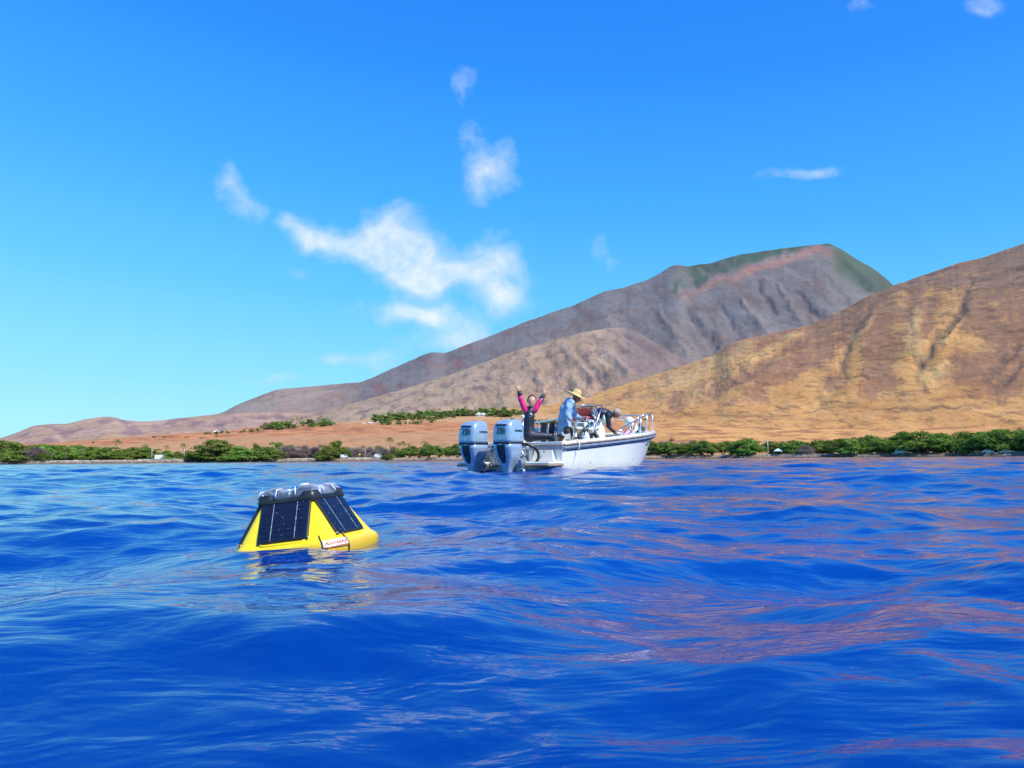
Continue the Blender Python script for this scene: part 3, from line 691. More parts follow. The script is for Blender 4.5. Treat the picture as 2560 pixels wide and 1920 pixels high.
belt([(950,1062),(1030,1060),(1100,1056)], 30, 10, 'in the low hedge row under the green belt', 'in the low hedge row', .5, 6, 2)
belt([(1250,1062),(1300,1062),(1390,1062),(1450,1064)], 34, 15, 'behind the waving woman at boat height', 'at boat height', .2, 7, 4)
belt([(1560,1046),(1600,1050),(1680,1054)], 9, 7, 'behind the bow rail on the dry plain', 'behind the bow rail', 0, 9, 3)
belt([(512,1086),(575,1083)], 9, 7, 'round the small far white house on the left plain', 'round the far house', .1, 10, 1)
belt([(150,1118),(420,1096),(560,1092)], 9, 5, 'alone on the bare left plain', 'on the bare left plain', 0, 12, 5)

# ------------------------------------------------------------ buildings, vehicles and furniture on the shore
WHITE = mat('white_paint', (.78,.79,.80), .4, var=.03); GLASSD = mat('dark_window', (.03,.04,.05), .1, spec=.6, var=.1)
TYRE = mat('tyre_rubber', (.03,.03,.03), .8); ROOFW = mat('white_roof', (.72,.75,.78), .5, var=.05, scale=.5); ROOFO = mat('terracotta_roof', (.42,.17,.08), .8, var=.15, scale=.6)
ROOFG = mat('grey_roof', (.26,.30,.32), .6, var=.1, scale=.5); WALLC = mat('cream_wall', (.5,.44,.35), .8, var=.06, scale=.6); POLE = mat('pale_pole', (.55,.52,.48), .7); CONC = mat('pale_concrete', (.46,.42,.35), .9, var=.2, scale=.4)
def vehicle(name, p, L, Wd, H, kind, label, cat, col=None, rz=None):
    o = empty(name, p, -math.atan2(p.x, p.y) + (rz or 0)); m = col or WHITE; r = H*.19
    bm = B()
    prof_ = {'van': [(-.5,.18),(-.5,.86),(-.46,.97),(.26,1.0),(.36,.93),(.44,.60),(.5,.52),(.5,.18)],
             'suv': [(-.5,.2),(-.5,.62),(-.44,.97),(.10,1.0),(.22,.66),(.47,.58),(.5,.46),(.5,.2)],
             'car': [(-.5,.2),(-.5,.56),(-.36,.64),(-.24,.98),(.10,1.0),(.25,.62),(.47,.52),(.5,.2)],
             'truck': [(.16,.18),(.16,.86),(.24,.90),(.36,.86),(.42,.52),(.5,.48),(.5,.18)]}[kind]
    def slab(a, y0, y1): loft(bm, [[(x*L, y, z*H) for x, z in a] for y in (y0, y1)], smooth=False)
    slab(prof_, -Wd/2, Wd/2); body = obj('body', bm, m, o)
    if kind == 'truck':
        bm = B(); add_box(bm, (-.17*L, 0, .60*H), (.64*L, Wd*1.05, .80*H), bev=.03); obj('cargo_box', bm, m, o)
    for s in (-1, 1):
        win = {'van': [(.05,.62),(.05,.9),(.30,.9),(.40,.62)], 'suv': [(-.40,.64),(-.38,.92),(.09,.94),(.19,.66)], 'car': [(-.30,.64),(-.21,.93),(.09,.94),(.20,.64)], 'truck': [(.2,.55),(.2,.82),(.33,.82),(.38,.55)]}[kind]
        bm = B(); loft(bm, [[(x*L, s*(Wd/2+e), z*H) for x, z in win] for e in (-.01, .012)], smooth=False); obj('side_window', bm, GLASSD, o)
        for x in (-.32, .32):
            bm = B(); add_tube(bm, [(x*L, s*(Wd/2-.22), r), (x*L, s*(Wd/2+.02), r)], r, 12); obj('wheel', bm, TYRE, o)
    tag(o, label, cat); return o
p = at_shore(401, 9); vehicle('box_truck', p, 5.6, 2.0, 2.6, 'truck', 'white box truck parked behind the seawall on the left shore', 'truck')
p = at_shore(655, 9); vehicle('parked_car', p, 3.9, 1.7, 1.4, 'car', 'white car half hidden in the green bushes above the yellow buoy', 'car')
p = at_shore(860, 8); vehicle('parked_van', p, 3.8, 1.8, 2.1, 'van', 'white van just right of the tall green shore tree', 'van')
p = at_shore(945, 8); vehicle('parked_van', p, 3.9, 1.8, 2.3, 'van', 'white van between the yellow sign and the low yellow-green bush', 'van')
p = at_shore(2256, 4.2); vehicle('off_roader', p, 4.6, 1.9, 1.9, 'suv', 'white off-roader parked at the water below the dark trees', 'car')
p = at_shore(2472, 4.2); vehicle('parked_car', p, 3.8, 1.8, 1.4, 'car', 'small white car under the tall trees near the right edge', 'car')
p = at_shore(2520, 4.0); vehicle('parked_car', p, 4.4, 1.8, 1.35, 'car', 'pale beige car closest to the right edge of the shore', 'car', WALLC)
for x, y, l in [(911,1060,'left'), (928,1059,'middle'), (949,1057,'right')]:
    p = on_plain(x, y); vehicle('parked_car', p, 9.5 if l != 'left' else 6, 3.0, 3.2, 'van', l+' one of three white vehicles on the red bench of the plain', 'van')
# canopies
def canopy(p, w, h, m, label):
    o = empty('canopy', p, -math.atan2(p.x, p.y)); bm = B(); q = w/2
    vs = [bm.verts.new(v) for v in ((-q,-q,h*.62),(q,-q,h*.62),(q,q,h*.62),(-q,q,h*.62),(0,0,h),(-q,-q,h*.52),(q,-q,h*.52),(q,q,h*.52),(-q,q,h*.52))]
    for i in range(4): bm.faces.new((vs[i], vs[(i+1)%4], vs[4])); bm.faces.new((vs[5+i], vs[5+(i+1)%4], vs[(i+1)%4], vs[i]))
    obj('canopy_top', bm, m, o, recalc=False)
    for sx in (-1, 1):
        for sy in (-1, 1):
            bm = B(); add_tube(bm, [(sx*q*.95, sy*q*.95, 0), (sx*q*.95, sy*q*.95, h*.6)], .04, 6); obj('leg', bm, POLE, o)
    tag(o, label, 'canopy'); return o
canopy(at_shore(1946, 5), 3.6, 3.0, mat('pale_blue_canvas', (.55,.70,.78), .7), 'pale blue pop-up canopy on the shore right of the T-shaped pole')
canopy(at_shore(2238, 2.6), 2.6, 1.2, mat('aqua_canvas', (.45,.70,.70), .7), 'low aqua beach tent in front of the white off-roader')
def house(name, p, L, D, H, rh, roofm, wallm, label, open_=False, nwin=3):
    o = empty(name, p, -math.atan2(p.x, p.y)); bm = B()
    if open_:
        for k in range(5):
            for sy in (-1, 1): b2 = B(); add_box(b2, ((-.45+.225*k)*L, sy*D*.42, H/2), (L*.02, L*.02, H)); obj('post', b2, wallm, o)
        bm.free(); bm = B(); add_box(bm, (0, 0, H*.35), (L*.5, D*.5, H*.7)); obj('wall', bm, wallm, o)
    else:
        add_box(bm, (0, 0, H/2-1), (L*.92, D*.9, H+2)); obj('wall', bm, wallm, o)
        for k in range(nwin):
            bm = B(); add_box(bm, ((-.34+.68*k/(max(1, nwin-1)))*L, -D*.45-.04, H*.55), (L*.10, .1, H*.45)); obj('window', bm, GLASSD, o)
    bm = B(); a = [(-L/2,-D/2,H),(L/2,-D/2,H),(L/2,D/2,H),(-L/2,D/2,H)]; b = [(-L*.22,-D*.04,H+rh),(L*.22,-D*.04,H+rh),(L*.22,D*.04,H+rh),(-L*.22,D*.04,H+rh)]
    loft(bm, [[(x, y, z-.35) for x, y, z in a], a, b], smooth=False); obj('roof', bm, roofm, o)
    tag(o, label, 'building'); return o
house('pavilion', on_plain(783, 1067), 17, 12, 3.2, 3.4, ROOFW, WALLC, 'white hip-roofed pavilion on a green lawn left on the plain', True)
house('pavilion', on_plain(1076, 1049), 29, 16, 2.8, 4.2, ROOFO, WALLC, 'wide low building under a terracotta roof in the green belt', True)
house('house', on_plain(1000, 1043), 15, 9, 3.5, 3.0, ROOFG, WALLC, 'grey-roofed house among the trees left of the terracotta roof')
house('house', on_plain(541, 1084), 12, 8, 3, 2.2, ROOFW, WALLC, 'small far white house on the left plain')
house('house', on_plain(1203, 1042), 22, 12, 4.5, 4.0, ROOFW, WALLC, 'pale building above the green belt behind the right motor')
house('house', on_plain(1553, 1043), 14, 9, 4.2, 2.6, ROOFG, WHITE, 'white house with grey roof seen just right of the bending man')
house('shed', on_plain(1600, 1073), 26, 14, 2.8, 1.2, ROOFG, WALLC, 'long low grey-roofed shed seen through the bow rail', True)
house('shed', on_plain(1312, 1066), 18, 10, 3.2, 1.3, ROOFG, WALLC, 'grey-roofed shed behind the back of the waving woman')
# poles and sign
def pole(px, top, off, r, label, arm=False, name='utility_pole', m=POLE):
    p = at_shore(px, off); h = (horizon_y(px)-top)*m_per_px(p)+CAMH-p.z
    o = empty(name, p, -math.atan2(p.x, p.y)); bm = B(); add_tube(bm, [(0,0,-.5),(0,0,h)], [r, r*.8], 8); obj('post', bm, m, o)
    if arm == 'lamp': bm = B(); add_box(bm, (.3, 0, h), (.9, .3, .25), bev=.05); obj('lamp_head', bm, WHITE, o)
    elif arm: bm = B(); add_box(bm, (0, 0, h-.3), (3.0, .15, .28)); obj('crossarm', bm, m, o)
    tag(o, label, 'pole'); return o
pole(379, 1129, 8, .14, 'pale post with a lamp head just left of the white box truck', 'lamp', 'lamp_post')
pole(460, 1126, 6, .13, 'thin pale utility pole with a palm behind it'); pole(913, 1124, 8, .11, 'thin grey pole between the two white vans')
pole(1921, 1104, 5, .2, 'T-shaped pale utility pole on the shore left of the canopy', True)
p = at_shore(899, 7); o = empty('road_sign', p, -math.atan2(p.x, p.y)); bm = B(); add_tube(bm, [(0,0,-.3),(0,0,2.4)], .05, 6); obj('post', bm, POLE, o)
bm = B(); add_box(bm, (0, -.08, 2.2), (.9, .04, .9), Euler((0, R(45), 0)).to_matrix(), .01); obj('sign_board', bm, mat('yellow_sign', (.85,.55,.04), .4), o); tag(o, 'small yellow diamond road sign left of the second white van', 'sign')
def wall_along(name, px0, px1, off, h, th, m, label, n=14):
    rings = []
    for k in range(n+1):
        x = px0+(px1-px0)*k/n; a = at_shore(x, off); b = at_shore(x, off+th); rings.append([(a.x,a.y,a.z-.6),(a.x,a.y,a.z+h),(b.x,b.y,a.z+h),(b.x,b.y,a.z-.6)])
    bm = B(); loft(bm, rings, smooth=False); tag(obj(name, bm, m), label, 'wall')
wall_along('seawall', 45, 345, 4.6, .55, .5, CONC, 'pale low seawall in front of the fan palms on the left shore', 40)
wall_along('seawall', 345, 480, 5.2, .75, .5, CONC, 'pale low seawall below the white box truck', 20)
wall_along('seawall', 715, 800, 4.8, .7, .5, CONC, 'pale low seawall below the dry grey thicket', 20)
wall_along('seawall', 870, 985, 4.8, .8, .5, CONC, 'pale low seawall below the two white vans', 20)
wall_along('seawall', 1895, 2060, 4.2, .45, .5, CONC, 'pale low sandy wall below the pale canopy', 20)
# boulders of the shoreline: nobody could count them
rs = np.random.RandomState(3); V = []; F = []
for k in range(1500):
    px = rs.uniform(-150, 2800); off = rs.uniform(.6, 4.2); a = at_shore(px, off); s = rs.uniform(.18, .6); b = len(V)
    dirs = [(1,0,0),(0,1,0),(-1,0,0),(0,-1,0),(0,0,.9),(0,0,-.6)]
    V += [tuple(np.array([a.x, a.y, a.z+s*.1]) + np.array(d)*s*rs.uniform(.7, 1.5, 3)) for d in dirs]
    for i in range(4): F += [(b+i, b+(i+1)%4, b+4), (b+(i+1)%4, b+i, b+5)]
me = bpy.data.meshes.new('shore_rocks'); me.from_pydata(V, [], F); me.materials.append(mat('shore_rock', (.13,.10,.08), .95, var=.4, scale=.3, col2=(.34,.29,.23)))
tag(link('shore_rocks', me), kind='stuff')
# pylons on the foot of the golden hill
def pylon(px, py, h, label):
    a, te = az_te(px, py); i = int(np.argmin(np.abs(GH[0]-a))); r = np.interp(te, GH[2][:200, i]/GH[1][:200, i], GH[1][:200, i]); z = r*te
    o = empty('pylon', (r*math.sin(a), r*math.cos(a), z-1), -a); bm = B()
    for sx, sy in ((-1,-1),(1,-1),(1,1),(-1,1)): add_tube(bm, [(sx*1.6, sy*1.6, 0), (sx*.25, sy*.25, h)], .16, 5)
    for q in (.2,.4,.6,.8):
        w = 1.6-1.35*q
        for sy in (-1,1): add_tube(bm, [(-w, sy*w, h*q), (w*.85, sy*w*.85, h*(q+.15))], .09, 4)
    obj('lattice_tower', bm, mat('galvanised_steel', (.42,.42,.42), .5), o)
    for q in (.8, .93): bm = B(); add_box(bm, (0,0,h*q), (6.5,.25,.3)); obj('crossarm', bm, MATS['galvanised_steel'], o)
    tag(o, label, 'pylon')
pylon(1686, 1036, 26, 'lattice pylon on the hill foot, nearest to the boat'); pylon(1973, 1030, 26, 'middle lattice pylon on the foot of the golden hill'); pylon(2270, 1026, 28, 'rightmost lattice pylon on the foot of the golden hill')

# ------------------------------------------------------------ the yellow buoy
YEL = mat('yellow_hull', (.93,.72,.014), .28, var=.015, scale=14, spec=.5, coat=.35)
BLK = mat('black_rubber', (.018,.020,.024), .38, var=.2, scale=30); DARKP = mat('dark_plastic', (.025,.027,.03), .3, var=.15, scale=30)
STEEL = mat('steel', (.62,.63,.65), .22, 1.0, var=.05); ALU = mat('brushed_aluminium', (.50,.53,.56), .32, .9, var=.08, scale=20)
def clear_mat(name, tint=(.9,.95,1.0), a=.28, rough=.06):
    m = bpy.data.materials.new(name); m.use_nodes = True; t = NT(m.node_tree); t.n.clear()
    g = t.node('ShaderNodeBsdfGlossy', i_Color=(1,1,1,1), i_Roughness=rough); tr = t.node('ShaderNodeBsdfTransparent', i_Color=(*tint, 1))
    df = t.node('ShaderNodeBsdfDiffuse', i_Color=(.75,.82,.9,1)); lw = t.node('ShaderNodeLayerWeight', i_Blend=.35)
    m1 = t.node('ShaderNodeMixShader', i_0=t.mr(lw.outputs['Facing'], .1, .95, .05, .55), i_1=tr.outputs[0], i_2=df.outputs[0])
    m2 = t.node('ShaderNodeMixShader', i_0=t.mr(lw.outputs['Fresnel'], 0, 1, .06, .8, False), i_1=m1.outputs[0], i_2=g.outputs[0])
    o = t.node('ShaderNodeOutputMaterial'); t.l.new(m2.outputs[0], o.inputs[0]); return m
CLEAR = clear_mat('clear_polycarbonate')
def cell_mat():
    m = bpy.data.materials.new('solar_cells'); m.use_nodes = True; t = NT(m.node_tree); b = m.node_tree.nodes['Principled BSDF']
    oc = t.node('ShaderNodeTexCoord').outputs['Object']; s = t.node('ShaderNodeSeparateXYZ', i_0=oc)
    def line(v, per, w): return t.math('LESS_THAN', t.math('PINGPONG', t.math('ADD', v, 10.0*per), per/2), w)
    l = t.math('MAXIMUM', line(s.outputs[0], .0308, .00035), line(s.outputs[2], .0146, .00035))
    n = t.noise(oc, 60, 3, .5)
    c = t.mix(t.mr(n, .3, .7), (.006,.009,.022,1), (.010,.014,.034,1)); c = t.mix(t.math('MULTIPLY', l, .7), c, (.030,.034,.05,1))
    t.l.new(c, b.inputs['Base Color']); b.inputs['Roughness'].default_value = .12; b.inputs['Specular IOR Level'].default_value = .5; return m
CELLS = cell_mat()
def build_buoy():
    root = empty('buoy', (-0.597, 2.05, 0.034))
    face0 = math.atan2(-0.96, 0.276) - R(17)              # the panel that looks at the camera, turned a little to the left
    M = Matrix.Rotation(R(-5.0), 4, Vector((.96, .28, 0)).cross(Vector((0,0,1))).normalized()*-1) 
    root.scale = (1.03, 1.03, .91); root.rotation_euler = (Matrix.Rotation(R(-1.5), 4, 'X') @ Matrix.Rotation(R(-6.8), 4, 'Y')).to_euler()
    N = 100
    def penta(rad, rnd):                                  # rounded pentagon; rnd 0 sharp .. 1 round
        out = []
        for k in range(N):
            a = 2*math.pi*k/N; q = ((a + math.pi/5) % (2*math.pi/5)) - math.pi/5      # 0 at the middle of a side
            sharp = math.cos(math.pi/5)/math.cos(q); f = sharp*(1-rnd) + rnd*.93
            soft = sharp if abs(q) < R(27) else sharp*(1-.024*((abs(q)-R(27))/R(9))**2)
            f = soft*(1-rnd) + rnd*.93
            out.append((rad*f*math.cos(a+face0), rad*f*math.sin(a+face0)))
        return out
    lv = [(-.075,.150,.4),(-.055,.190,.3),(-.03,.208,.2),(-.010,.214,.12),(.004,.215,.09),(.014,.212,.07),(.021,.206,.05),(.026,.199,.03),(.030,.1935,.02),(.045,.182,.0),(.10,.146,.0),(.150,.1115,.0)]
    bm = B(); loft(bm, [[(x, y, z) for x, y in penta(r, q)] for z, r, q in lv]); hull = obj('hull', bm, YEL, root)
    bs = 1.1758
    for k in range(5):                                    # solar panels, frames and busbars
        a = face0 + 2*math.pi*k/5; n = Vector((math.cos(a), math.sin(a), 0)); s = Vector((-math.sin(a), math.cos(a), 0))
        p0 = n*(.1920*.809) + Vector((0,0,.032)); p1 = n*(.1115*.809) + Vector((0,0,.150)); up = (p1-p0).normalized(); L = (p1-p0).length
        nn = s.cross(up).normalized(); nn = nn if nn.dot(n) > 0 else -nn
        Mx = Matrix((s, -nn, up)).transposed().to_4x4(); Mx.translation = (p0+p1)/2 + nn*.0035 + up*.002
        bm = B(); add_box(bm, (0, .002, 0), (.1315, .008, L+.002), bev=.003); fr = obj('panel_frame', bm, BLK, root); fr.matrix_local = Mx
        bm = B(); add_box(bm, (0, -.0030, 0), (.1235, .003, L-.008), bev=.001); pn = obj('solar_panel', bm, CELLS, fr)
        for x in (-.031, .031):
            bm = B(); add_box(bm, (x, -.0049, -.001), (.0012, .0012, L-.012)); obj('busbar', bm, mat('silver_busbar', (.42,.46,.54), .4, .3, var=.3, scale=90), fr)
        bm = B()                                          # spray drops on the glass
        rs = random.Random(k)
        for j in range(14): ell(bm, (rs.uniform(-.055,.055), -.0047, rs.uniform(-.058,.055)), (.0006,.0005,.0007), seg=6)
        obj('water_drops', bm, mat('water_drops', (.75,.8,.85), .08, var=.02), fr)
        # bead along the foot of each panel, and screws
        bm = B(); pts = [n*(.1945*.809) + Vector((0,0,.0290)) + s*x for x in (-.066,-.05,0,.05,.066)]
        pts[0] += up*.012; pts[-1] += up*.012; add_tube(bm, pts, [.003,.0045,.005,.0045,.003], 8); obj('panel_lip', bm, YEL, root)
        bm = B(); ell(bm, p0 + s*.067*(1 if k != 1 else -1) + up*.006 + nn*.008, (.0026,.0026,.0026), seg=8); obj('screw', bm, STEEL, root)
    # black crown ring that dips over every panel
    def ztop(a):
        q = abs(((a + math.pi/5) % (2*math.pi/5)) - math.pi/5)/(math.pi/5); return .160 + .014*min(1, max(0, (q-.55)/.16))
    def ring(r, rnd, zf): return [(x, y, zf(2*math.pi*k/N)) for k, (x, y) in enumerate(penta(r, rnd))]
    bm = B(); loft(bm, [ring(.108, .06, lambda a: .143), ring(.1245, .04, lambda a: .143), ring(.1275, .05, lambda a: .147), ring(.1235, .07, lambda a: ztop(a)-.003), ring(.118, .12, ztop), ring(.100, .25, ztop), ring(.09, .3, lambda a: .150)])
    obj('top_ring', bm, BLK, root)
    # clear cover: stepped crenellated shell
    def zc(base, amp): return lambda a: base + amp*(1 if abs(((a + math.pi/5) % (2*math.pi/5)) - math.pi/5) > R(19) else (0.35 if abs(((a + math.pi/5) % (2*math.pi/5)) - math.pi/5) > R(13) else 0.0))
    bm = B(); loft(bm, [ring(.119, .15, lambda a: ztop(a)-.002), ring(.112, .2, zc(.172,.008)), ring(.104, .3, zc(.178,.012)), ring(.090, .5, zc(.181,.012)), ring(.060, 1, lambda a: .186), ring(.02, 1, lambda a: .186)], cap0=False)
    obj('clear_cover', bm, CLEAR, root)
    for k in range(5):
        a = face0 + 2*math.pi*k/5; c, s_ = math.cos(a), math.sin(a)
        bm = B(); add_tube(bm, [(c*.070, s_*.070, .160), (c*.070, s_*.070, .178)], .0045, 8); ell(bm, (c*.070, s_*.070, .180), (.006,.006,.006), seg=8); obj('light_post', bm, WHITE, root)
        for d in (-.25, .25):
            b = a+d; bm = B(); add_tube(bm, [(math.cos(b)*.108, math.sin(b)*.108, .166), (math.cos(b)*.098, math.sin(b)*.098, .186), (math.cos(b)*.075, math.sin(b)*.075, .190)], .0018, 6); obj('cover_rib', bm, clear_ridge, root)
        a += math.pi/5; bm = B(); ell(bm, (math.cos(a)*.1105, math.sin(a)*.1105, .174), (.006,.006,.003), seg=10); obj('bolt', bm, STEEL, root)
    bm = B(); add_tube(bm, [(0,0,.15),(0,0,.180)], .052, 20); obj('electronics_housing', bm, mat('grey_housing', (.28,.32,.38), .3, var=.1), root)
    bm = B(); add_tube(bm, [(.012,.03,.184),(.012,.03,.200)], [.014,.012], 10); obj('antenna_cap', bm, WHITE, root)
    # label strip tied to the rim by two cords, at the corner right of the front panel
    ac = face0 + math.pi/5
    def rimpt(a, z, e=0.0):
        i = (a-face0) % (2*math.pi); pts = penta(1.0, .2); k = i/(2*math.pi)*N; k0 = int(k) % N; f = k-int(k)
        x = pts[k0][0]*(1-f)+pts[(k0+1)%N][0]*f; y = pts[k0][1]*(1-f)+pts[(k0+1)%N][1]*f
        r = float(np.interp(z, [l[0] for l in lv], [l[1] for l in lv])) + e; return Vector((x*r, y*r, z))
    a0, a1 = ac-R(4), ac+R(20)
    bm = B(); rows = []
    for z in (.006, .012, .019, .025):
        rows.append([rimpt(a0+(a1-a0)*i/10, z, .0025) for i in range(11)])
    loft(bm, rows, closed=False); obj('label_strip', bm, mat('white_label', (.75,.66,.60), .45, var=.1, scale=60), root)
    rs = random.Random(5)
    for k in range(7):
        bm = B(); t0 = a0+(a1-a0)*(.06+.13*k); add_tube(bm, [rimpt(t0, .009+.004*rs.random(), .0035), rimpt(t0+(a1-a0)*.05, .019, .0035), rimpt(t0+(a1-a0)*.09, .012, .0035)], .0011, 5); obj('red_lettering', bm, mat('red_ink', (.62,.09,.03), .5), root)
    bm = B(); add_tube(bm, [rimpt(a0+(a1-a0)*i/10, .004, .003) for i in range(11)], .0013, 5); obj('label_edge', bm, mat('red_ink', (.62,.09,.03), .5), root)
    for a in (a0-.01, a1+.01):
        bm = B(); add_tube(bm, [rimpt(a, z, .002) for z in (.040,.030,.022,.012,.0,-.010,-.03,-.055)], .0017, 6); obj('cord', bm, BLK, root)
    bm = B(); ell(bm, rimpt(a1, .034, .004), (.005,.005,.004), seg=8); obj('cord_knot', bm, mat('orange_knot', (.35,.10,.03), .6), root)
    tag(root, 'yellow five-sided floating buoy with solar panels and clear top, tilting in the near waves', 'buoy'); return root
clear_ridge = mat('frosted_plastic', (.80,.85,.9), .2, var=.05)


# ------------------------------------------------------------ the boat (local frame: x starboard, y to the bow, z up from the water)
BX, BY, BH = 0.074, 14.5, R(35)
def bw(x, y, z=0): return Vector((BX + x*math.cos(BH) + y*math.sin(BH), BY - x*math.sin(BH) + y*math.cos(BH), z))
GEL = mat('white_gelcoat', (.84,.82,.74), .22, var=.02, scale=1.5, coat=.3); GELG = mat('grey_gelcoat', (.62,.62,.58), .35, var=.05, scale=2)
RUB = mat('rub_rail_rubber', (.22,.27,.34), .5, var=.1); TRIM = mat('brown_rub_trim', (.33,.24,.19), .5, var=.15, scale=4); NAVY = mat('navy_stripe', (.012,.03,.14), .3, var=.1)
def stained(m, tint, lo, hi, amt):     # algae and old waterline marks on a hull
    t = NT(m.node_tree); b = m.node_tree.nodes['Principled BSDF']; src = b.inputs['Base Color'].links[0].from_socket
    oc = t.node('ShaderNodeTexCoord').outputs['Object']; z = t.node('ShaderNodeSeparateXYZ', i_0=oc).outputs[2]
    mp = t.node('ShaderNodeMapping', i_Vector=oc); mp.inputs['Scale'].default_value = (1, 1, .35)
    n = t.noise(mp.outputs[0], 3.2/(hi-lo)*.35, 6, .7); f = t.math('MULTIPLY', t.mr(t.math('ADD', z, t.math('MULTIPLY', t.math('ADD', n, -.5), (hi-lo)*1.2)), hi, lo), amt)
    t.l.new(t.mix(f, src, (*tint, 1)), b.inputs['Base Color'])
stained(YEL, (.50,.24,.015), .004, .030, .55); buoy = build_buoy()
GELH = mat('hull_gelcoat', (.84,.82,.74), .24, var=.02, scale=1.5, coat=.3); stained(GELH, (.42,.40,.24), .06, .26, .45)
def silver():
    m = bpy.data.materials.new('silver_blue_paint'); m.use_nodes = True; t = NT(m.node_tree); b = m.node_tree.nodes['Principled BSDF']
    oc = t.node('ShaderNodeTexCoord').outputs['Object']; n = t.noise(oc, 9, 4, .6); s = t.node('ShaderNodeSeparateXYZ', i_0=oc)
    c = t.mix(t.mr(n, .3, .7), (.33,.46,.60,1), (.37,.50,.64,1))
    salt = t.math('MULTIPLY', t.mr(t.noise(oc, 26, 5, .7), .56, .80), t.mr(s.outputs[2], .45, .05))   # dried salt low down
    c = t.mix(salt, c, (.62,.62,.55,1))
    t.l.new(c, b.inputs['Base Color']); b.inputs['Metallic'].default_value = .25; t.l.new(t.mr(n, .3, .7, .26, .36), b.inputs['Roughness'])
    b.inputs['Coat Weight'].default_value = .5; b.inputs['Coat Roughness'].default_value = .1; return m
SILV = silver()
YS = [0, .5, 1, 1.6, 2.2, 2.8, 3.4, 4.0, 4.5, 5.0, 5.4, 5.8, 6.15, 6.45, 6.7, 6.85, 6.94]
def beam(y): return float(np.interp(y, [0, 1, 2.2, 3.4, 4.2, 5.0, 5.6, 6.1, 6.45, 6.7, 6.85, 6.94], [1.10, 1.15, 1.16, 1.09, .97, .78, .59, .41, .28, .17, .10, .03]))
def sheer(y): return .54 + .064*y - .004*max(0, y-5.5)
def chine_b(y): return beam(y)*float(np.interp(y, [0, 3, 4.5, 5.5, 6.2, 6.7, 6.94], [.965, .95, .86, .68, .48, .35, .3]))
def chine_z(y): return float(np.interp(y, [0, 3, 4.2, 5.2, 6.0, 6.5, 6.94], [.02, .04, .12, .30, .52, .70, .90]))
def keel_z(y): return float(np.interp(y, [0, 3.8, 4.6, 5.1, 5.6, 6.1, 6.5, 6.8, 6.94], [-.38, -.36, -.18, .02, .24, .46, .65, .81, .93]))
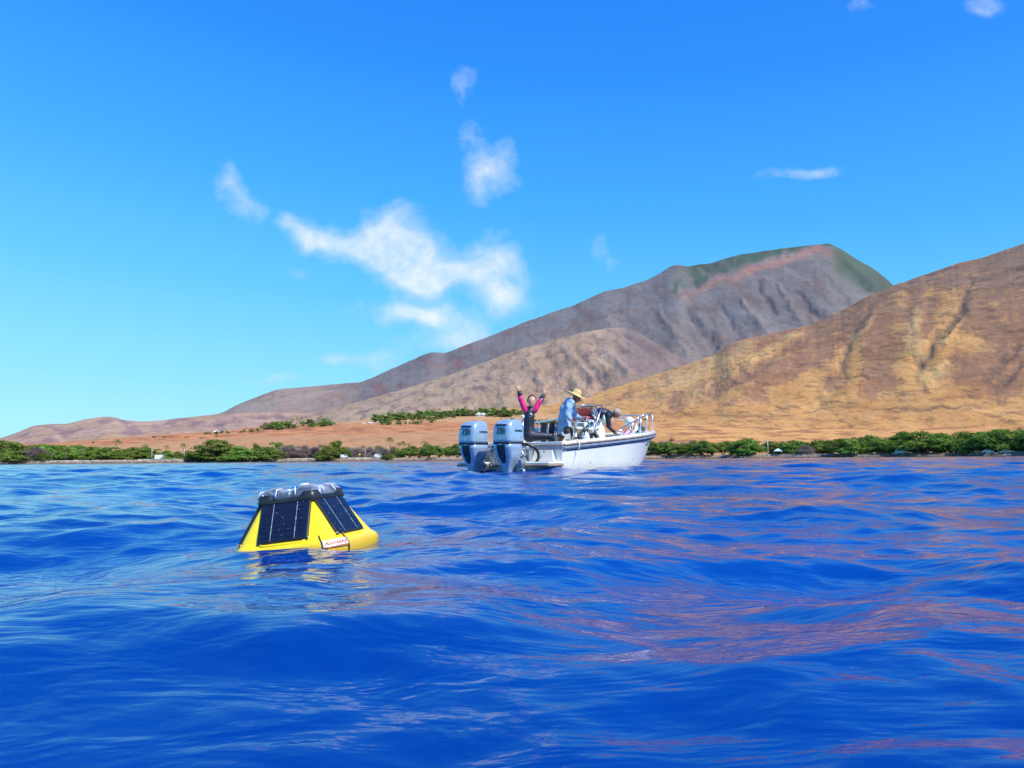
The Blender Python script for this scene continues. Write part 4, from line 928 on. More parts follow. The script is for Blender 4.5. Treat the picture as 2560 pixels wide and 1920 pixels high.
def build_boat():
    root = empty('motorboat', (BX, BY, 0)); root.rotation_euler = (0, 0, -BH); root.scale = (1, .97, 1)
    bm = B(); rings = []
    for y in YS:
        bs, zs, cb, cz, kz = beam(y), sheer(y), chine_b(y), chine_z(y), min(keel_z(y), chine_z(y)-.01)
        half = [(0, kz), (cb*.5, kz+(cz-kz)*.45), (cb*.97, cz-.01), (cb, cz+.015), (cb+(bs-cb)*.30, cz+(zs-cz)*.35), (cb+(bs-cb)*.68, cz+(zs-cz)*.70), (bs, zs)]
        rings.append([(-x, y, z) for x, z in half[::-1]] + [(x, y, z) for x, z in half[1:]])
    vs = loft(bm, rings, closed=False)
    bm.faces.new(vs[0])                                          # transom
    hull = obj('hull', bm, GELH, root)
    for p in hull.data.polygons:
        if abs(p.normal.y) > .95: p.use_smooth = False
    md = hull.modifiers.new('edge', 'EDGE_SPLIT'); md.split_angle = R(32)
    def along(f, s, y0=0.0, y1=6.94, n=44): return [f(s, y0+(y1-y0)*i/n) for i in range(n+1)]
    # gunwale: white cap, rubber rub rail with brown trim, navy stripe
    for s in (-1, 1):
        bm = B(); rg = []
        for i in range(45):
            y = 6.90*i/44; b = beam(y); inn = max(.0, b-.17-.05*(y > 5.8)); z = sheer(y)
            rg.append([(s*(b+.015), y, z-.03), (s*(b+.02), y, z+.045), (s*(b-.01), y, z+.075), (s*inn, y, z+.075), (s*inn, y, z-.06)])
        loft(bm, rg, smooth=False); obj('gunwale', bm, GEL, root)
        def strip(name, e, za, zb, m, y0=0.0, y1=6.93, slope=0):
            bm = B(); rg = []
            for i in range(47):
                y = y0+(y1-y0)*i/46; b = beam(y); z = sheer(y); bo = b-.02 if za < -.08 else b
                rg.append([(s*(bo-.03), y, z+zb), (s*(bo+e), y, z+zb), (s*(bo+e*1.2), y, z+(za+zb)/2), (s*(bo+e), y, z+za), (s*(bo-.03), y, z+za)])
            loft(bm, rg); return obj(name, bm, m, root)
        strip('rub_rail_trim', .045, -.010, .028, TRIM); strip('rub_rail', .050, -.082, -.013, RUB)
        strip('navy_stripe', .012, -.122, -.090, NAVY, .15)
    # transom gunwale, its rail, and the bow nose
    bm = B(); add_box(bm, (0, .06, .575), (2.2, .17, .08), bev=.01); obj('transom_cap', bm, GEL, root)
    bm = B(); add_box(bm, (0, -.03, .495), (2.26, .05, .065), bev=.01); obj('rub_rail', bm, RUB, root)
    bm = B(); add_box(bm, (0, -.03, .546), (2.25, .045, .034), bev=.008); obj('rub_rail_trim', bm, TRIM, root)
    bm = B(); ell(bm, (0, 6.93, sheer(6.93)-.02), (.10, .09, .05)); obj('bow_nose', bm, RUB, root)
    # deck and liner
    bm = B(); rg = []
    for i in range(25):
        y = .14+5.9*i/24; b = max(.04, beam(y)-.20); z = sheer(y); dz = .20 if y < 4.6 else .20+(y-4.6)*.34
        rg.append([(-b, y, z-.02), (-b*.97, y, min(dz+.01, z-.05)), (b*.97, y, min(dz+.01, z-.05)), (b, y, z-.02)])
    loft(bm, rg, closed=False); obj('deck_liner', bm, GEL, root)
    bm = B(); rg = []
    for i in range(13):
        y = 5.0+1.85*i/12; b = max(.01, beam(y)-.10); rg.append([(-b, y, sheer(y)+.060), (b, y, sheer(y)+.060), (b, y, sheer(y)+.02), (-b, y, sheer(y)+.02)])
    loft(bm, rg, smooth=False); obj('foredeck', bm, GEL, root)
    # platforms and lockers at the transom
    for s in (-1, 1):
        bm = B(); add_box(bm, (s*.78, -.27, .205), (.66, .54, .05), bev=.03); obj('swim_platform', bm, GEL, root)
        bm = B(); add_box(bm, (s*.78, -.28, .160), (.69, .57, .045), bev=.02); obj('platform_edge', bm, TRIM, root)
        bm = B(); a = [(s*.46, -.005, .235), (s*.96, -.005, .235), (s*.90, -.005, .455), (s*.50, -.005, .455)]
        loft(bm, [a, [(x, -.13 if z < .3 else -.08, z) for x, _, z in a]], smooth=False); obj('transom_locker', bm, GEL, root)
    bm = B(); ell(bm, (.74, -.115, .42), (.022,.012,.022), seg=8); obj('latch', bm, mat('brass', (.45,.25,.06), .35, .8), root)
    c0 = set(root.children)
    # console with windscreen, wheel side shelf, leaning post
    bm = B(); a = [(-.36, .2), (.36, .2), (.36, .98), (.30, 1.18), (-.30, 1.18), (-.36, .98)]
    loft(bm, [[(x, 3.05, z) for x, z in a], [(x*.95, 3.75, z if z < .9 else z*.96) for x, z in a]], smooth=False); obj('console', bm, GEL, root)
    bm = B(); add_box(bm, (0, 2.62, .955), (.86, .82, .05), bev=.015); obj('console_shelf', bm, GEL, root)
    for x in (-.36, .36):
        bm = B(); add_tube(bm, [(x, 2.28, .2), (x, 2.28, .93)], .02, 8); obj('shelf_leg', bm, STEEL, root)
    bm = B(); add_box(bm, (.37, 2.95, .55), (.02, .28, .6), bev=.01); obj('console_panel', bm, GELG, root)
    bm = B(); rg = []
    for i in range(13):
        a = math.pi*i/12; x = -.42*math.cos(a); y = 3.36+.34*math.sin(a); rg.append([(x, y, 1.13), (x*.82, y-.10, 1.14+.36*(.35+.65*math.sin(a)**.5))])
    loft(bm, rg, closed=False, cap0=False, cap1=False); obj('windscreen', bm, clear_mat('tinted_acrylic', (.22,.08,.12), rough=.04), root, recalc=False)
    top = [Vector((-.42*math.cos(math.pi*i/12)*.84, 3.36+.34*math.sin(math.pi*i/12)-.10, 1.16+.36*(.35+.65*math.sin(math.pi*i/12)**.5))) for i in range(13)]
    bm = B(); add_tube(bm, top, .012, 6); obj('windscreen_trim', bm, BLK, root)
    bm = B(); add_tube(bm, [(.42, 3.0, .82), (.44, 3.12, 1.10), (.44, 3.42, 1.50), (.40, 3.47, 1.525), (0, 3.42, 1.535), (-.40, 3.47, 1.525), (-.44, 3.42, 1.50), (-.44, 3.12, 1.10), (-.42, 3.0, .82)], .017, 8); obj('grab_rail', bm, STEEL, root)
    bm = B(); add_tube(bm, [(.44, 2.36, 1.47), (.43, 2.9, 1.50), (.40, 3.47, 1.525)], .010, 6); obj('grab_rail', bm, STEEL, root)
    bm = B(); add_tube(bm, [(0.05+.19*math.cos(a), 3.0+.05*math.sin(a)*0, 1.02+.19*math.sin(a)) for a in np.linspace(0, 6.283, 25)], .014, 6, cap=False); obj('steering_wheel', bm, BLK, root)
    for c in root.children:
        if c not in c0: c.data.transform(Matrix.Translation((0, -.42, 0)))
    bm = B(); add_box(bm, (-.16, 1.55, .93), (.60, .46, .09), bev=.03); obj('seat_cushion', bm, mat('teal_vinyl', (.13,.33,.40), .5, var=.15), root)
    bm = B(); add_box(bm, (-.16, 1.55, .865), (.58, .44, .045), bev=.01); obj('seat_base', bm, GEL, root)
    bm = B(); add_box(bm, (-.16, 1.55, .50), (.52, .38, .60), bev=.03); obj('seat_locker', bm, GEL, root)
    bm = B(); add_box(bm, (0, 4.25, .42), (.8, .62, .44), bev=.04); obj('forward_seat', bm, GEL, root)
    # bow rail
    pth = [(2.55, .86), (2.75, .95), (3.4, 1.11), (4.0, 1.21), (4.9, 1.37), (5.6, 1.42), (6.2, 1.45), (6.62, 1.46)]
    pts = [(beam(y)-.08 if y < 6.3 else max(.10, beam(y)-.06), y, z) for y, z in pth]
    full = pts + [(0, 6.74, 1.465)] + [(-x, y, z) for x, y, z in pts[::-1]]
    bm = B(); add_tube(bm, full, .0165, 8); obj('bow_rail', bm, STEEL, root)
    for s in (-1, 1):
        for y in (2.75, 3.45, 4.15, 4.95, 6.45):
            z = float(np.interp(y, [q[0] for q in pth], [q[1] for q in pth])); x = beam(y)-.08 if y < 6 else beam(y)-.06
            bm = B(); add_tube(bm, [(s*(x-.02), y+.02, sheer(y)+.06), (s*x, y, z)], .018, 8); obj('rail_post', bm, mat('bright_rail_steel', (.80,.80,.82), .25, .5), root)
    # cleats, deck hardware
    for s in (-1, 1):
        for y in (.30, 4.55):
            bm = B(); x = s*(beam(y)-.09); z = sheer(y)+.075
            add_tube(bm, [(x, y-.10, z+.045), (x, y, z+.035), (x, y+.10, z+.045)], [.009,.013,.009], 8); add_tube(bm, [(x, y-.03, z), (x, y-.03, z+.04)], .009, 6); add_tube(bm, [(x, y+.03, z), (x, y+.03, z+.04)], .009, 6)
            obj('cleat', bm, STEEL, root)
    bm = B(); add_box(bm, (beam(2.45)-.07, 2.45, sheer(2.45)+.079), (.05, .26, .012), bev=.003); obj('rod_holder', bm, STEEL, root)
    bm = B(); add_tube(bm, [(.12, .08, .60), (.12, .08, 1.10)], .014, 8); obj('stern_light_pole', bm, STEEL, root)
    bm = B(); ell(bm, (.12, .08, 1.14), (.035,.035,.045), seg=10); obj('stern_light', bm, WHITE, root)
    # registration letters, both bows
    def hull_pt(y, f):
        cb, cz = chine_b(y), chine_z(y); return Vector((cb+(beam(y)-cb)*f, y, cz+(sheer(y)-cz)*f))
    A = hull_pt(4.35, .70); Bq = hull_pt(4.95, .70); C = hull_pt(4.65, .85); D = hull_pt(4.65, .55)
    ex = (Bq-A).normalized(); ez = (C-D).normalized(); nrm = ex.cross(ez).normalized(); ez = nrm.cross(ex)
    nrm = nrm if nrm.x > 0 else -nrm
    M = Matrix((ex, ez, ex.cross(ez))).transposed().to_4x4(); M.translation = hull_pt(4.65, .68) + nrm*.014
    text_mesh('registration_letters', 'HA 08', .14, mat('grey_vinyl', (.22,.21,.22), .5), root, M, .002)
    bm = B()
    for y in (1.1, 3.3): ell(bm, hull_pt(y, .30)+Vector((-.005,0,0)), (.012,.022,.022), seg=10)
    obj('through_hull_fitting', bm, STEEL, root)
    return root
boat = build_boat()
tag(boat, 'white open motorboat with twin outboards, navy stripe and bow rail, three people aboard', 'boat')

def rrect(hw, ya, yf, z, ra=.5, rf=.85, n=10, tilt=0.0):   # rounded outline, flat towards the stern
    pts = []; ca = hw*ra; cf = hw*rf
    for (cx, cy, r, a0) in ((hw-ca, ya+ca, ca, -90), (hw-cf, yf-cf, cf, 0), (-hw+cf, yf-cf, cf, 90), (-hw+ca, ya+ca, ca, 180)):
        for i in range(n+1):
            a = R(a0+90*i/n); pts.append((cx+r*math.cos(a), cy+r*math.sin(a), z + tilt*(cy+r*math.sin(a)-ya)))
    return pts
def build_motor(x0):
    low = [(.575,.213,-1.0,-.46),(.50,.210,-.99,-.47),(.42,.198,-.97,-.48),(.34,.175,-.94,-.50),(.26,.145,-.905,-.52),(.18,.112,-.875,-.54),(.10,.085,-.85,-.56),(.02,.066,-.83,-.57),(-.15,.05,-.80,-.58),(-.5,.04,-.78,-.6)]
    bm = B(); loft(bm, [rrect(h, a, f, z, .42, .6) for z, h, a, f in low]); leg = obj('outboard_motor', bm, SILV, boat); leg.location = (x0, -.02, 0)
    up = [(.605,.214,-1.002,-.455),(.64,.219,-1.006,-.45),(.74,.220,-1.004,-.445),(.84,.214,-.992,-.445),(.90,.207,-.978,-.45),(.95,.196,-.955,-.455),(.985,.184,-.925,-.465),(1.012,.164,-.885,-.48),(1.032,.135,-.835,-.505),(1.043,.095,-.78,-.54),(1.046,.04,-.71,-.60)]
    bm = B(); loft(bm, [rrect(h, a, f, z, .42, .58, tilt=(.03 if z > .95 else 0)) for z, h, a, f in up]); cw = obj('cowling', bm, SILV, leg)
    bm = B(); loft(bm, [rrect(.2165, -1.0055, -.452, z, .42, .58) for z in (.574,.606)]); obj('cowl_seal', bm, BLK, leg)
    bm = B(); rr_ = [(.088,.09),(.090,-.02)]          # dark vent panel down the back
    rg = []
    for z, w, y in [(.555,.092,-1.003),(.50,.092,-.996),(.42,.088,-.976),(.34,.076,-.946),(.28,.060,-.919),(.23,.045,-.900),(.205,.028,-.890)]:
        rg.append([(-w, y+.015, z), (-w, y-.004, z), (w, y-.004, z), (w, y+.015, z)])
    loft(bm, rg, smooth=False); obj('vent_panel', bm, DARKP, leg)
    bm = B(); ell(bm, (.005, -.952, .33), (.010,.008,.010), seg=8); obj('flush_port', bm, ALU, leg)
    bm = B(); rg = [[(-.115, -.985, .918), (-.125, -.99, .940), (.125, -.99, .940), (.115, -.985, .918)], [(-.115, -.93, .918), (-.125, -.93, .940), (.125, -.93, .940), (.115, -.93, .918)]]
    loft(bm, rg, smooth=False); obj('air_slot', bm, BLK, leg)
    bm = B(); add_tube(bm, [(-.130,-.975,.945),(0,-.982,.949),(.130,-.975,.945)], .007, 6); obj('slot_lip', bm, SILV, leg)
    F = lambda x, y, z: Matrix.Translation((x, y, z)) @ Matrix.Rotation(R(90), 4, 'X')
    INK = mat('dark_blue_lettering', (.012,.022,.055), .35)
    tl = Matrix.Rotation(R(-5), 4, 'X')
    text_mesh('power_lettering', '135', .112, INK, leg, Matrix.Translation((.0, -1.004, .800)) @ tl @ Matrix.Rotation(R(90), 4, 'X'), .004, .25, .0035, 1.30)
    text_mesh('maker_lettering', 'HONDA', .036, INK, leg, Matrix.Translation((.0, -.999, .862)) @ Matrix.Rotation(R(-10), 4, 'X') @ Matrix.Rotation(R(90), 4, 'X'), .004, 0, .001, 1.35)
    Ms = Matrix.Translation((.2185, -.70, .82)) @ Matrix.Rotation(R(90), 4, 'Z') @ Matrix.Rotation(R(90), 4, 'X')
    text_mesh('maker_lettering', 'HONDA', .06, INK, leg, Ms, .004, 0, .001, 1.2)
    bm = B(); add_box(bm, (0, -1.005, .745), (.22, .003, .003)); obj('pinstripe', bm, INK, leg)
    bm = B(); add_tube(bm, [(0, -1.004, .675), (0, -1.011, .675)], .034, 22); rg = obj('badge', bm, INK, leg); rg.data.transform(Matrix.Diagonal((1.15,1,1,1)))
    bm = B(); add_tube(bm, [(0, -1.008, .675), (0, -1.0145, .675)], .028, 22); rg = obj('badge_face', bm, mat('badge_silver', (.75,.80,.84), .3, .2), leg); rg.data.transform(Matrix.Diagonal((1.15,1,1,1)))
    bm = B(); add_tube(bm, [(-.012,-1.016,.667),(0,-1.016,.684),(.012,-1.016,.667)], .003, 5); obj('badge_emblem', bm, INK, leg)
    bm = B(); add_box(bm, (0, -.34, .42), (.20, .30, .16), bev=.02); add_box(bm, (-.12, -.10, .36), (.05, .24, .42), bev=.015); add_box(bm, (.12, -.10, .36), (.05, .24, .42), bev=.015)
    add_tube(bm, [(-.17,-.26,.5),(.17,-.26,.5)], .03, 10); add_box(bm, (.10, -.42, .12), (.04, .34, .05), Euler((R(35),0,0)).to_matrix(), .01); add_box(bm, (-.10, -.42, .12), (.04, .34, .05), Euler((R(35),0,0)).to_matrix(), .01)
    obj('mounting_bracket', bm, ALU, leg)
    return leg
m1 = build_motor(-.52); m1['label'] = 'left silver outboard motor in the shadow of its neighbour'
m2 = build_motor(.325); m2['label'] = 'right silver outboard motor'
bm = B(); add_tube(bm, [(.50,-.60,.56),(.60,-.52,.57),(.72,-.42,.50),(.76,-.36,.40),(.74,-.32,.30),(.66,-.28,.22)], .030, 10); obj('rigging_hose', bm, BLK, boat)
bm = B(); add_tube(bm, [(-.20,-.58,.53),(-.08,-.35,.50),(-.02,-.1,.55)], .028, 8); obj('rigging_hose', bm, BLK, boat)
bm = B(); add_box(bm, (-.06, -.42, .34), (.20, .10, .055), bev=.012); obj('steering_link', bm, WHITE, boat)
bm = B(); add_tube(bm, [(.50,-.72,.04),(.60,-.70,.10),(.68,-.66,.02)], .018, 8); add_box(bm, (.57,-.62,.16), (.06,.16,.30), Euler((R(20),0,0)).to_matrix(), .015); add_tube(bm, [(.53,-.66,.30),(.60,-.56,.12)], .016, 6); add_tube(bm, [(.49,-.58,.48),(.58,-.5,.22)], .02, 8); obj('tilt_bracket', bm, ALU, boat)

# ------------------------------------------------------------ things lying in the boat
def put(o, label, cat, group=None): return tag(o, label, cat, group)
o = empty('scuba_tank', bw(.74, 1.55, .26), .3); bm = B()
add_tube(bm, [(0,0,0),(0,0,.02),(0,0,.50),(0,0,.56),(0,0,.60)], [.08,.095,.095,.065,.03], 16); obj('cylinder', bm, mat('white_cylinder', (.74,.76,.78), .3), o)
bm = B(); add_tube(bm, [(0,0,.60),(0,0,.68)], .02, 8); add_tube(bm, [(-.05,0,.66),(.05,0,.66)], .018, 8); obj('valve', bm, STEEL, o)
bm = B(); rs = random.Random(2)
for k in range(5): add_tube(bm, [(0,0,.67), (rs.uniform(-.12,.12), rs.uniform(-.1,.1), .74), (rs.uniform(-.2,.2), rs.uniform(-.15,.15), rs.uniform(.4,.6))], .011, 6)
obj('hoses', bm, BLK, o); bm = B(); add_tube(bm, [(0,0,.38),(0,0,.43)], .0985, 16); obj('band', bm, NAVY, o)
put(o, 'white scuba tank with black valve hoses behind the starboard gunwale', 'scuba tank')
def lumpy(bm, c, s, seed, amp=.2, seg=16):
    vs = ell(bm, c, s, seg=seg); rs = np.random.RandomState(seed); ph = rs.uniform(0, 6, 3)
    for v in vs:
        d = v.co-Vector(c); f = 1+amp*(math.sin(d.x*22+ph[0])*math.sin(d.z*19+ph[1])+.5*math.sin(d.y*31+ph[2])); v.co = Vector(c)+d*f
o = empty('dive_vest', bw(.72, 1.92, .26), 0); bm = B(); lumpy(bm, (0,0,.28), (.20,.17,.30), 1, .22); obj('vest_body', bm, BLK, o)
bm = B(); rs = random.Random(7)
for k in range(7): add_tube(bm, [(rs.uniform(-.2,.2), rs.uniform(-.2,.1), rs.uniform(.3,.5)), (rs.uniform(-.25,.25), rs.uniform(-.2,.1), rs.uniform(.5,.68)), (rs.uniform(-.25,.25), rs.uniform(-.2,.1), rs.uniform(.2,.45))], .012, 6)
obj('hoses', bm, DARKP, o); bm = B(); ell(bm, (.13,-.16,.22), (.05,.03,.05)); obj('gauge', bm, mat('pale_gauge', (.55,.65,.72), .3), o)
put(o, 'black dive vest with a tangle of hoses right of the white tank', 'dive vest')
o = empty('dive_bag', bw(.84, 1.0, .22)); bm = B(); lumpy(bm, (0,0,.26), (.17,.16,.27), 4, .12); obj('bag_body', bm, BLK, o)
bm = B(); add_tube(bm, [(-.1,-.17,.3),(0,-.2,.48),(.1,-.17,.3)], .012, 6); obj('handle', bm, DARKP, o); put(o, 'black bag on the deck just left of the white tank', 'bag')
o = empty('swim_fins', bw(.12, .98, .20), R(-20))
for s, c in ((-1, BLK), (1, BLK)):
    bm = B(); rg = []
    for i in range(8):
        q = i/7; w = .045+.025*q; rg.append([(s*.07-w, .05*s+.10*q*q, .25+.60*q), (s*.07+w, .05*s+.10*q*q, .25+.60*q), (s*.07+w, .05*s+.10*q*q+.02, .25+.60*q), (s*.07-w, .05*s+.10*q*q+.02, .25+.60*q)])
    loft(bm, rg, smooth=False); f = obj('fin_blade', bm, c, o)
    for x in (-.07, .07):
        bm = B(); add_tube(bm, [(s*.07+x*(1+.6*q), .05*s+.10*q*q-.008, .25+.60*q) for q in (0,.25,.5,.75,1)], .010, 6); obj('fin_rib', bm, mat('pale_blue_rib', (.30,.40,.50), .4), f)
put(o, 'pair of black swim fins with pale blue ribs standing behind the seated woman', 'fins')
o = empty('laptop', bw(.12, 2.32, .98), R(-72)); bm = B(); add_box(bm, (0, .0, .012), (.33, .24, .022), bev=.005); obj('base', bm, ALU, o)
bm = B(); add_box(bm, (0, .14, .14), (.33, .014, .25), Euler((R(-14),0,0)).to_matrix(), .005); obj('lid', bm, mat('pale_lid', (.60,.66,.74), .4), o)
bm = B(); add_box(bm, (0, .1305, .14), (.29, .003, .21), Euler((R(-14),0,0)).to_matrix()); obj('screen', bm, mat('dark_screen', (.012,.03,.12), .2), o)
put(o, 'open laptop with dark screen on the console shelf', 'laptop')
o = empty('dive_mask', bw(.28, 2.50, .985), R(20)); bm = B(); lumpy(bm, (0,0,.09), (.13,.09,.09), 3, .12); obj('skirt', bm, mat('pale_blue_silicone', (.16,.40,.58), .3), o)
for s in (-1, 1): bm = B(); ell(bm, (s*.055, -.085, .10), (.045,.012,.04)); obj('lens', bm, GLASSD, o)
put(o, 'pale blue dive mask on the console shelf under the windscreen', 'dive mask')
o = empty('water_bottle', bw(.33, 3.20, 1.10)); bm = B(); add_tube(bm, [(0,0,0),(0,0,.16),(0,0,.19)], [.035,.035,.018], 12); obj('bottle_body', bm, mat('aqua_plastic', (.42,.74,.74), .3), o)
bm = B(); add_tube(bm, [(0,0,.19),(0,0,.215)], .02, 10); obj('cap', bm, WHITE, o); put(o, 'pale aqua water bottle standing on the console beside the rail', 'bottle')
o = empty('red_bag', bw(-.05, 2.80, 1.17), .2); bm = B(); lumpy(bm, (0,0,.05), (.30,.16,.06), 6, .1); obj('bag_body', bm, mat('red_fabric', (.62,.05,.06), .7), o); bm = B(); add_box(bm, (0,-.12,.06), (.3,.05,.02), bev=.008); obj('zip', bm, mat('pink_trim', (.75,.35,.45), .6), o)
put(o, 'red bag lying on top of the console behind the windscreen', 'bag')
o = empty('instrument_box', bw(.30, 2.20, .98), R(-30)); bm = B(); add_box(bm, (0,0,.06), (.22,.16,.12), bev=.02); obj('case', bm, WHITE, o); bm = B(); add_box(bm, (0,-.082,.06), (.15,.006,.075)); obj('display', bm, mat('grey_display', (.15,.19,.22), .2), o)
put(o, 'small white instrument box with grey display at the near end of the shelf', 'instrument')
o = empty('crate', bw(.52, 3.25, .48)); bm = B()
for s in (-1, 1): add_box(bm, (s*.17, 0, .12), (.02,.66,.24), bev=.004); add_box(bm, (0, s*.32, .12), (.34,.02,.24), bev=.004)
add_box(bm, (0,0,.01), (.34,.66,.02)); obj('shell', bm, mat('yellow_plastic', (.80,.55,.02), .4), o); bm = B(); lumpy(bm, (0,0,.19), (.14,.28,.05), 9, .15); obj('rope_coil', bm, mat('yellow_rope', (.62,.42,.03), .8), o)
put(o, 'yellow crate with yellow rope on the deck between console and bow', 'crate')
o = empty('round_float', bw(.10, 5.05, 1.24)); bm = B(); rg = []
vs = ell(bm, (0,0,0), (.125,.125,.125), seg=24); obj('float_body', bm, GEL, o); bm = B(); add_tube(bm, [(.11,0,.04),(.17,0,.04)], .03, 10); obj('neck', bm, GELG, o)
bm = B(); add_tube(bm, [(0,0,-.11),(.02,0,-.30)], .03, 8); obj('stem', bm, GELG, o)
put(o, 'round white float propped at the bow behind the bent man', 'float')
o = empty('anchor', bw(.30, 5.25, .90)); bm = B()
add_tube(bm, [(-.05,-.1,.02),(.05,.12,.28),(.10,.25,.42)], .022, 8); obj('shank', bm, ALU, o)
for s in (-1, 1): bm = B(); loft(bm, [[(s*.02,.0,.02),(s*.14,.02,.10),(s*.05,.16,.30)], [(s*.02,.02,.0),(s*.14,.04,.08),(s*.05,.18,.28)]], smooth=False); obj('fluke', bm, mat('dark_steel', (.12,.14,.17), .4, .7), o)
bm = B(); lumpy(bm, (.06,.20,.26), (.055,.06,.07), 8, .2); obj('chain', bm, mat('dark_steel', (.12,.14,.17), .4, .7), o); put(o, 'grey anchor with chain lashed beside the round white float', 'anchor')
o = empty('pink_bag', bw(.50, 4.10, .62)); bm = B(); lumpy(bm, (0,0,.17), (.20,.22,.17), 12, .12); obj('bag_body', bm, mat('pink_fabric', (.80,.45,.58), .7, col2=(.86,.72,.76), scale=5), o)
bm = B(); add_tube(bm, [(-.1,-.1,.28),(0,-.1,.40),(.1,-.1,.28)], .012, 6); obj('strap', bm, mat('red_fabric', (.62,.05,.06), .7), o); put(o, 'pink and white bag under the bow rail by the hand of the bent man', 'bag')
ROPE = mat('white_rope', (.78,.77,.72), .8, var=.1, scale=40)
o = bw(beam(.3)-.09, .30, sheer(.3)+.08); bm = B(); rs = random.Random(4)
pts = [(.075*math.cos(k*1.0)*(1-.02*k)+rs.uniform(-.015,.015), .055*math.sin(k*1.0)+rs.uniform(-.01,.01), .015+.006*k+.012*(k%3==1)) for k in range(20)]
add_tube(bm, pts, .009, 6); tail = [(.02,-.02,.05),(-.08,-.02,.12),(-.10,0,.16)]; add_tube(bm, tail, .014, 6)
q = obj('dock_line', bm, ROPE); q.location = o; put(q, 'white rope looped on the cleat of the starboard gunwale', 'rope')
P = [bw(beam(.5)-.12, .50, .66), bw(beam(.5)+.03, .49, .66), bw(beam(.5)+.075, .48, .57), bw(beam(.5)+.07, .46, .44)]; bm = B(); add_tube(bm, P, .013, 8); add_tube(bm, [bw(beam(.5)+.07, .46, .45), bw(beam(.5)+.03, .34, .15), bw(beam(.5)+.02, .28, -.1)], .004, 6)
put(obj('hanging_line', bm, ROPE), 'white line hanging over the starboard side into the water', 'rope')
bm = B(); A_, B_ = bw(-.75, .35, .88), bw(-.30, 2.3, 1.22); add_tube(bm, [A_, A_.lerp(B_, .5)+Vector((0,0,.02)), B_], .018, 8); q = obj('boat_hook', bm, mat('blue_grey_pole', (.20,.33,.42), .4)); put(q, 'blue-grey pole slanting across the boat behind the woman', 'pole')

# ------------------------------------------------------------ the three people
SKIN = mat('fair_skin', (.74,.41,.27), .5, var=.05, scale=20); SKINT = mat('tanned_skin', (.42,.17,.085), .55, var=.08, scale=20)  # own skin tones: fair for the woman, tanned for the men
HAIRB = mat('brown_hair', (.055,.028,.018), .6, var=.3, scale=60); HAIRG = mat('grey_hair', (.42,.38,.36), .8, var=.2, scale=60)
NEO = mat('black_neoprene', (.012,.018,.035), .45, var=.25, scale=18, bump=.3); PINK = mat('pink_neoprene', (.78,.02,.20), .5, var=.08, scale=14, bump=.3)
_b = B(); bmesh.ops.create_icosphere(_b, subdivisions=2, radius=1.0)
SPH_V = np.array([v.co[:] for v in _b.verts]); SPH_F = [tuple(v.index for v in f.verts) for f in _b.faces]; _b.free()
def skin_mesh(verts, edges, root=0, vox=.013, smooth=5):
    """one continuous surface round a skeleton of (x, y, z, rx, ry): overlapping ellipsoids fused by a voxel remesh"""
    V = []; F = []
    for i, j in edges:
        p, q = verts[i], verts[j]; L = math.dist(p[:3], q[:3]); rm = min(p[3], q[3], p[4], q[4]); n = max(2, int(L/(rm*.25)))
        for k in range(n+1):
            f = k/n; v = np.array([p[m]*(1-f)+q[m]*f for m in range(5)]); b = sum(len(x) for x in V)
            V.append(SPH_V*np.array([v[3], v[4], (v[3]+v[4])/2]) + v[:3]); F += [tuple(x+b for x in f_) for f_ in SPH_F]
    me = bpy.data.meshes.new('t'); me.from_pydata(np.concatenate(V).tolist(), [], F); o = bpy.data.objects.new('t', me); COL.objects.link(o)
    m = o.modifiers.new('r', 'REMESH'); m.mode = 'VOXEL'; m.voxel_size = vox; m.use_smooth_shade = True
    s = o.modifiers.new('u', 'SMOOTH'); s.iterations = smooth; s.factor = .6
    r = bpy.data.meshes.new_from_object(o.evaluated_get(bpy.context.evaluated_depsgraph_get())); bpy.data.objects.remove(o)
    r.polygons.foreach_set('use_smooth', [True]*len(r.polygons)); return r
def bm_of(me): bm = B(); bm.from_mesh(me); bpy.data.meshes.remove(me); return bm
def chain(vs, es, start, pts):
    """append a limb starting at vertex index start"""
    i = start
    for p in pts: vs.append(p); es.append((i, len(vs)-1)); i = len(vs)-1
    return i
def add_hand(bm, wrist, dirv, palm_n, size=.185, spread=.18, curl=0.0, flip=1, mi=0):
    d = Vector(dirv).normalized(); n = Vector(palm_n).normalized(); s = d.cross(n).normalized()*flip; n = s.cross(d)*flip
    w = Vector(wrist); pc = w + d*size*.27
    rot = Matrix((s, n, d)).transposed(); ell(bm, pc, (size*.235, size*.085, size*.32), rot, 12, mi)
    for k, (off, L, an) in enumerate([(-.17,.36,-1.5),(-.06,.43,-.5),(.055,.40,.5),(.16,.31,1.5)]):
        b = w + d*size*.46 + s*size*off; dd = (d + s*spread*an*.6).normalized(); p1 = b + dd*size*L*.45
        d2 = (dd + n*curl*1.2).normalized(); p2 = p1 + d2*size*L*.32; d3 = (dd + n*curl*2.4).normalized(); p3 = p2 + d3*size*L*.25
        add_tube(bm, [b - dd*size*.08, p1, p2, p3], [size*.050, size*.047, size*.042, size*.030], 6, mi)
    b = w + d*size*.14 - s*size*.17; p1 = b + (d*.5 - s*.8).normalized()*size*.17; p2 = p1 + (d*.85 - s*.35).normalized()*size*.17
    add_tube(bm, [b, p1, p2], [size*.062, size*.052, size*.036], 6, mi)
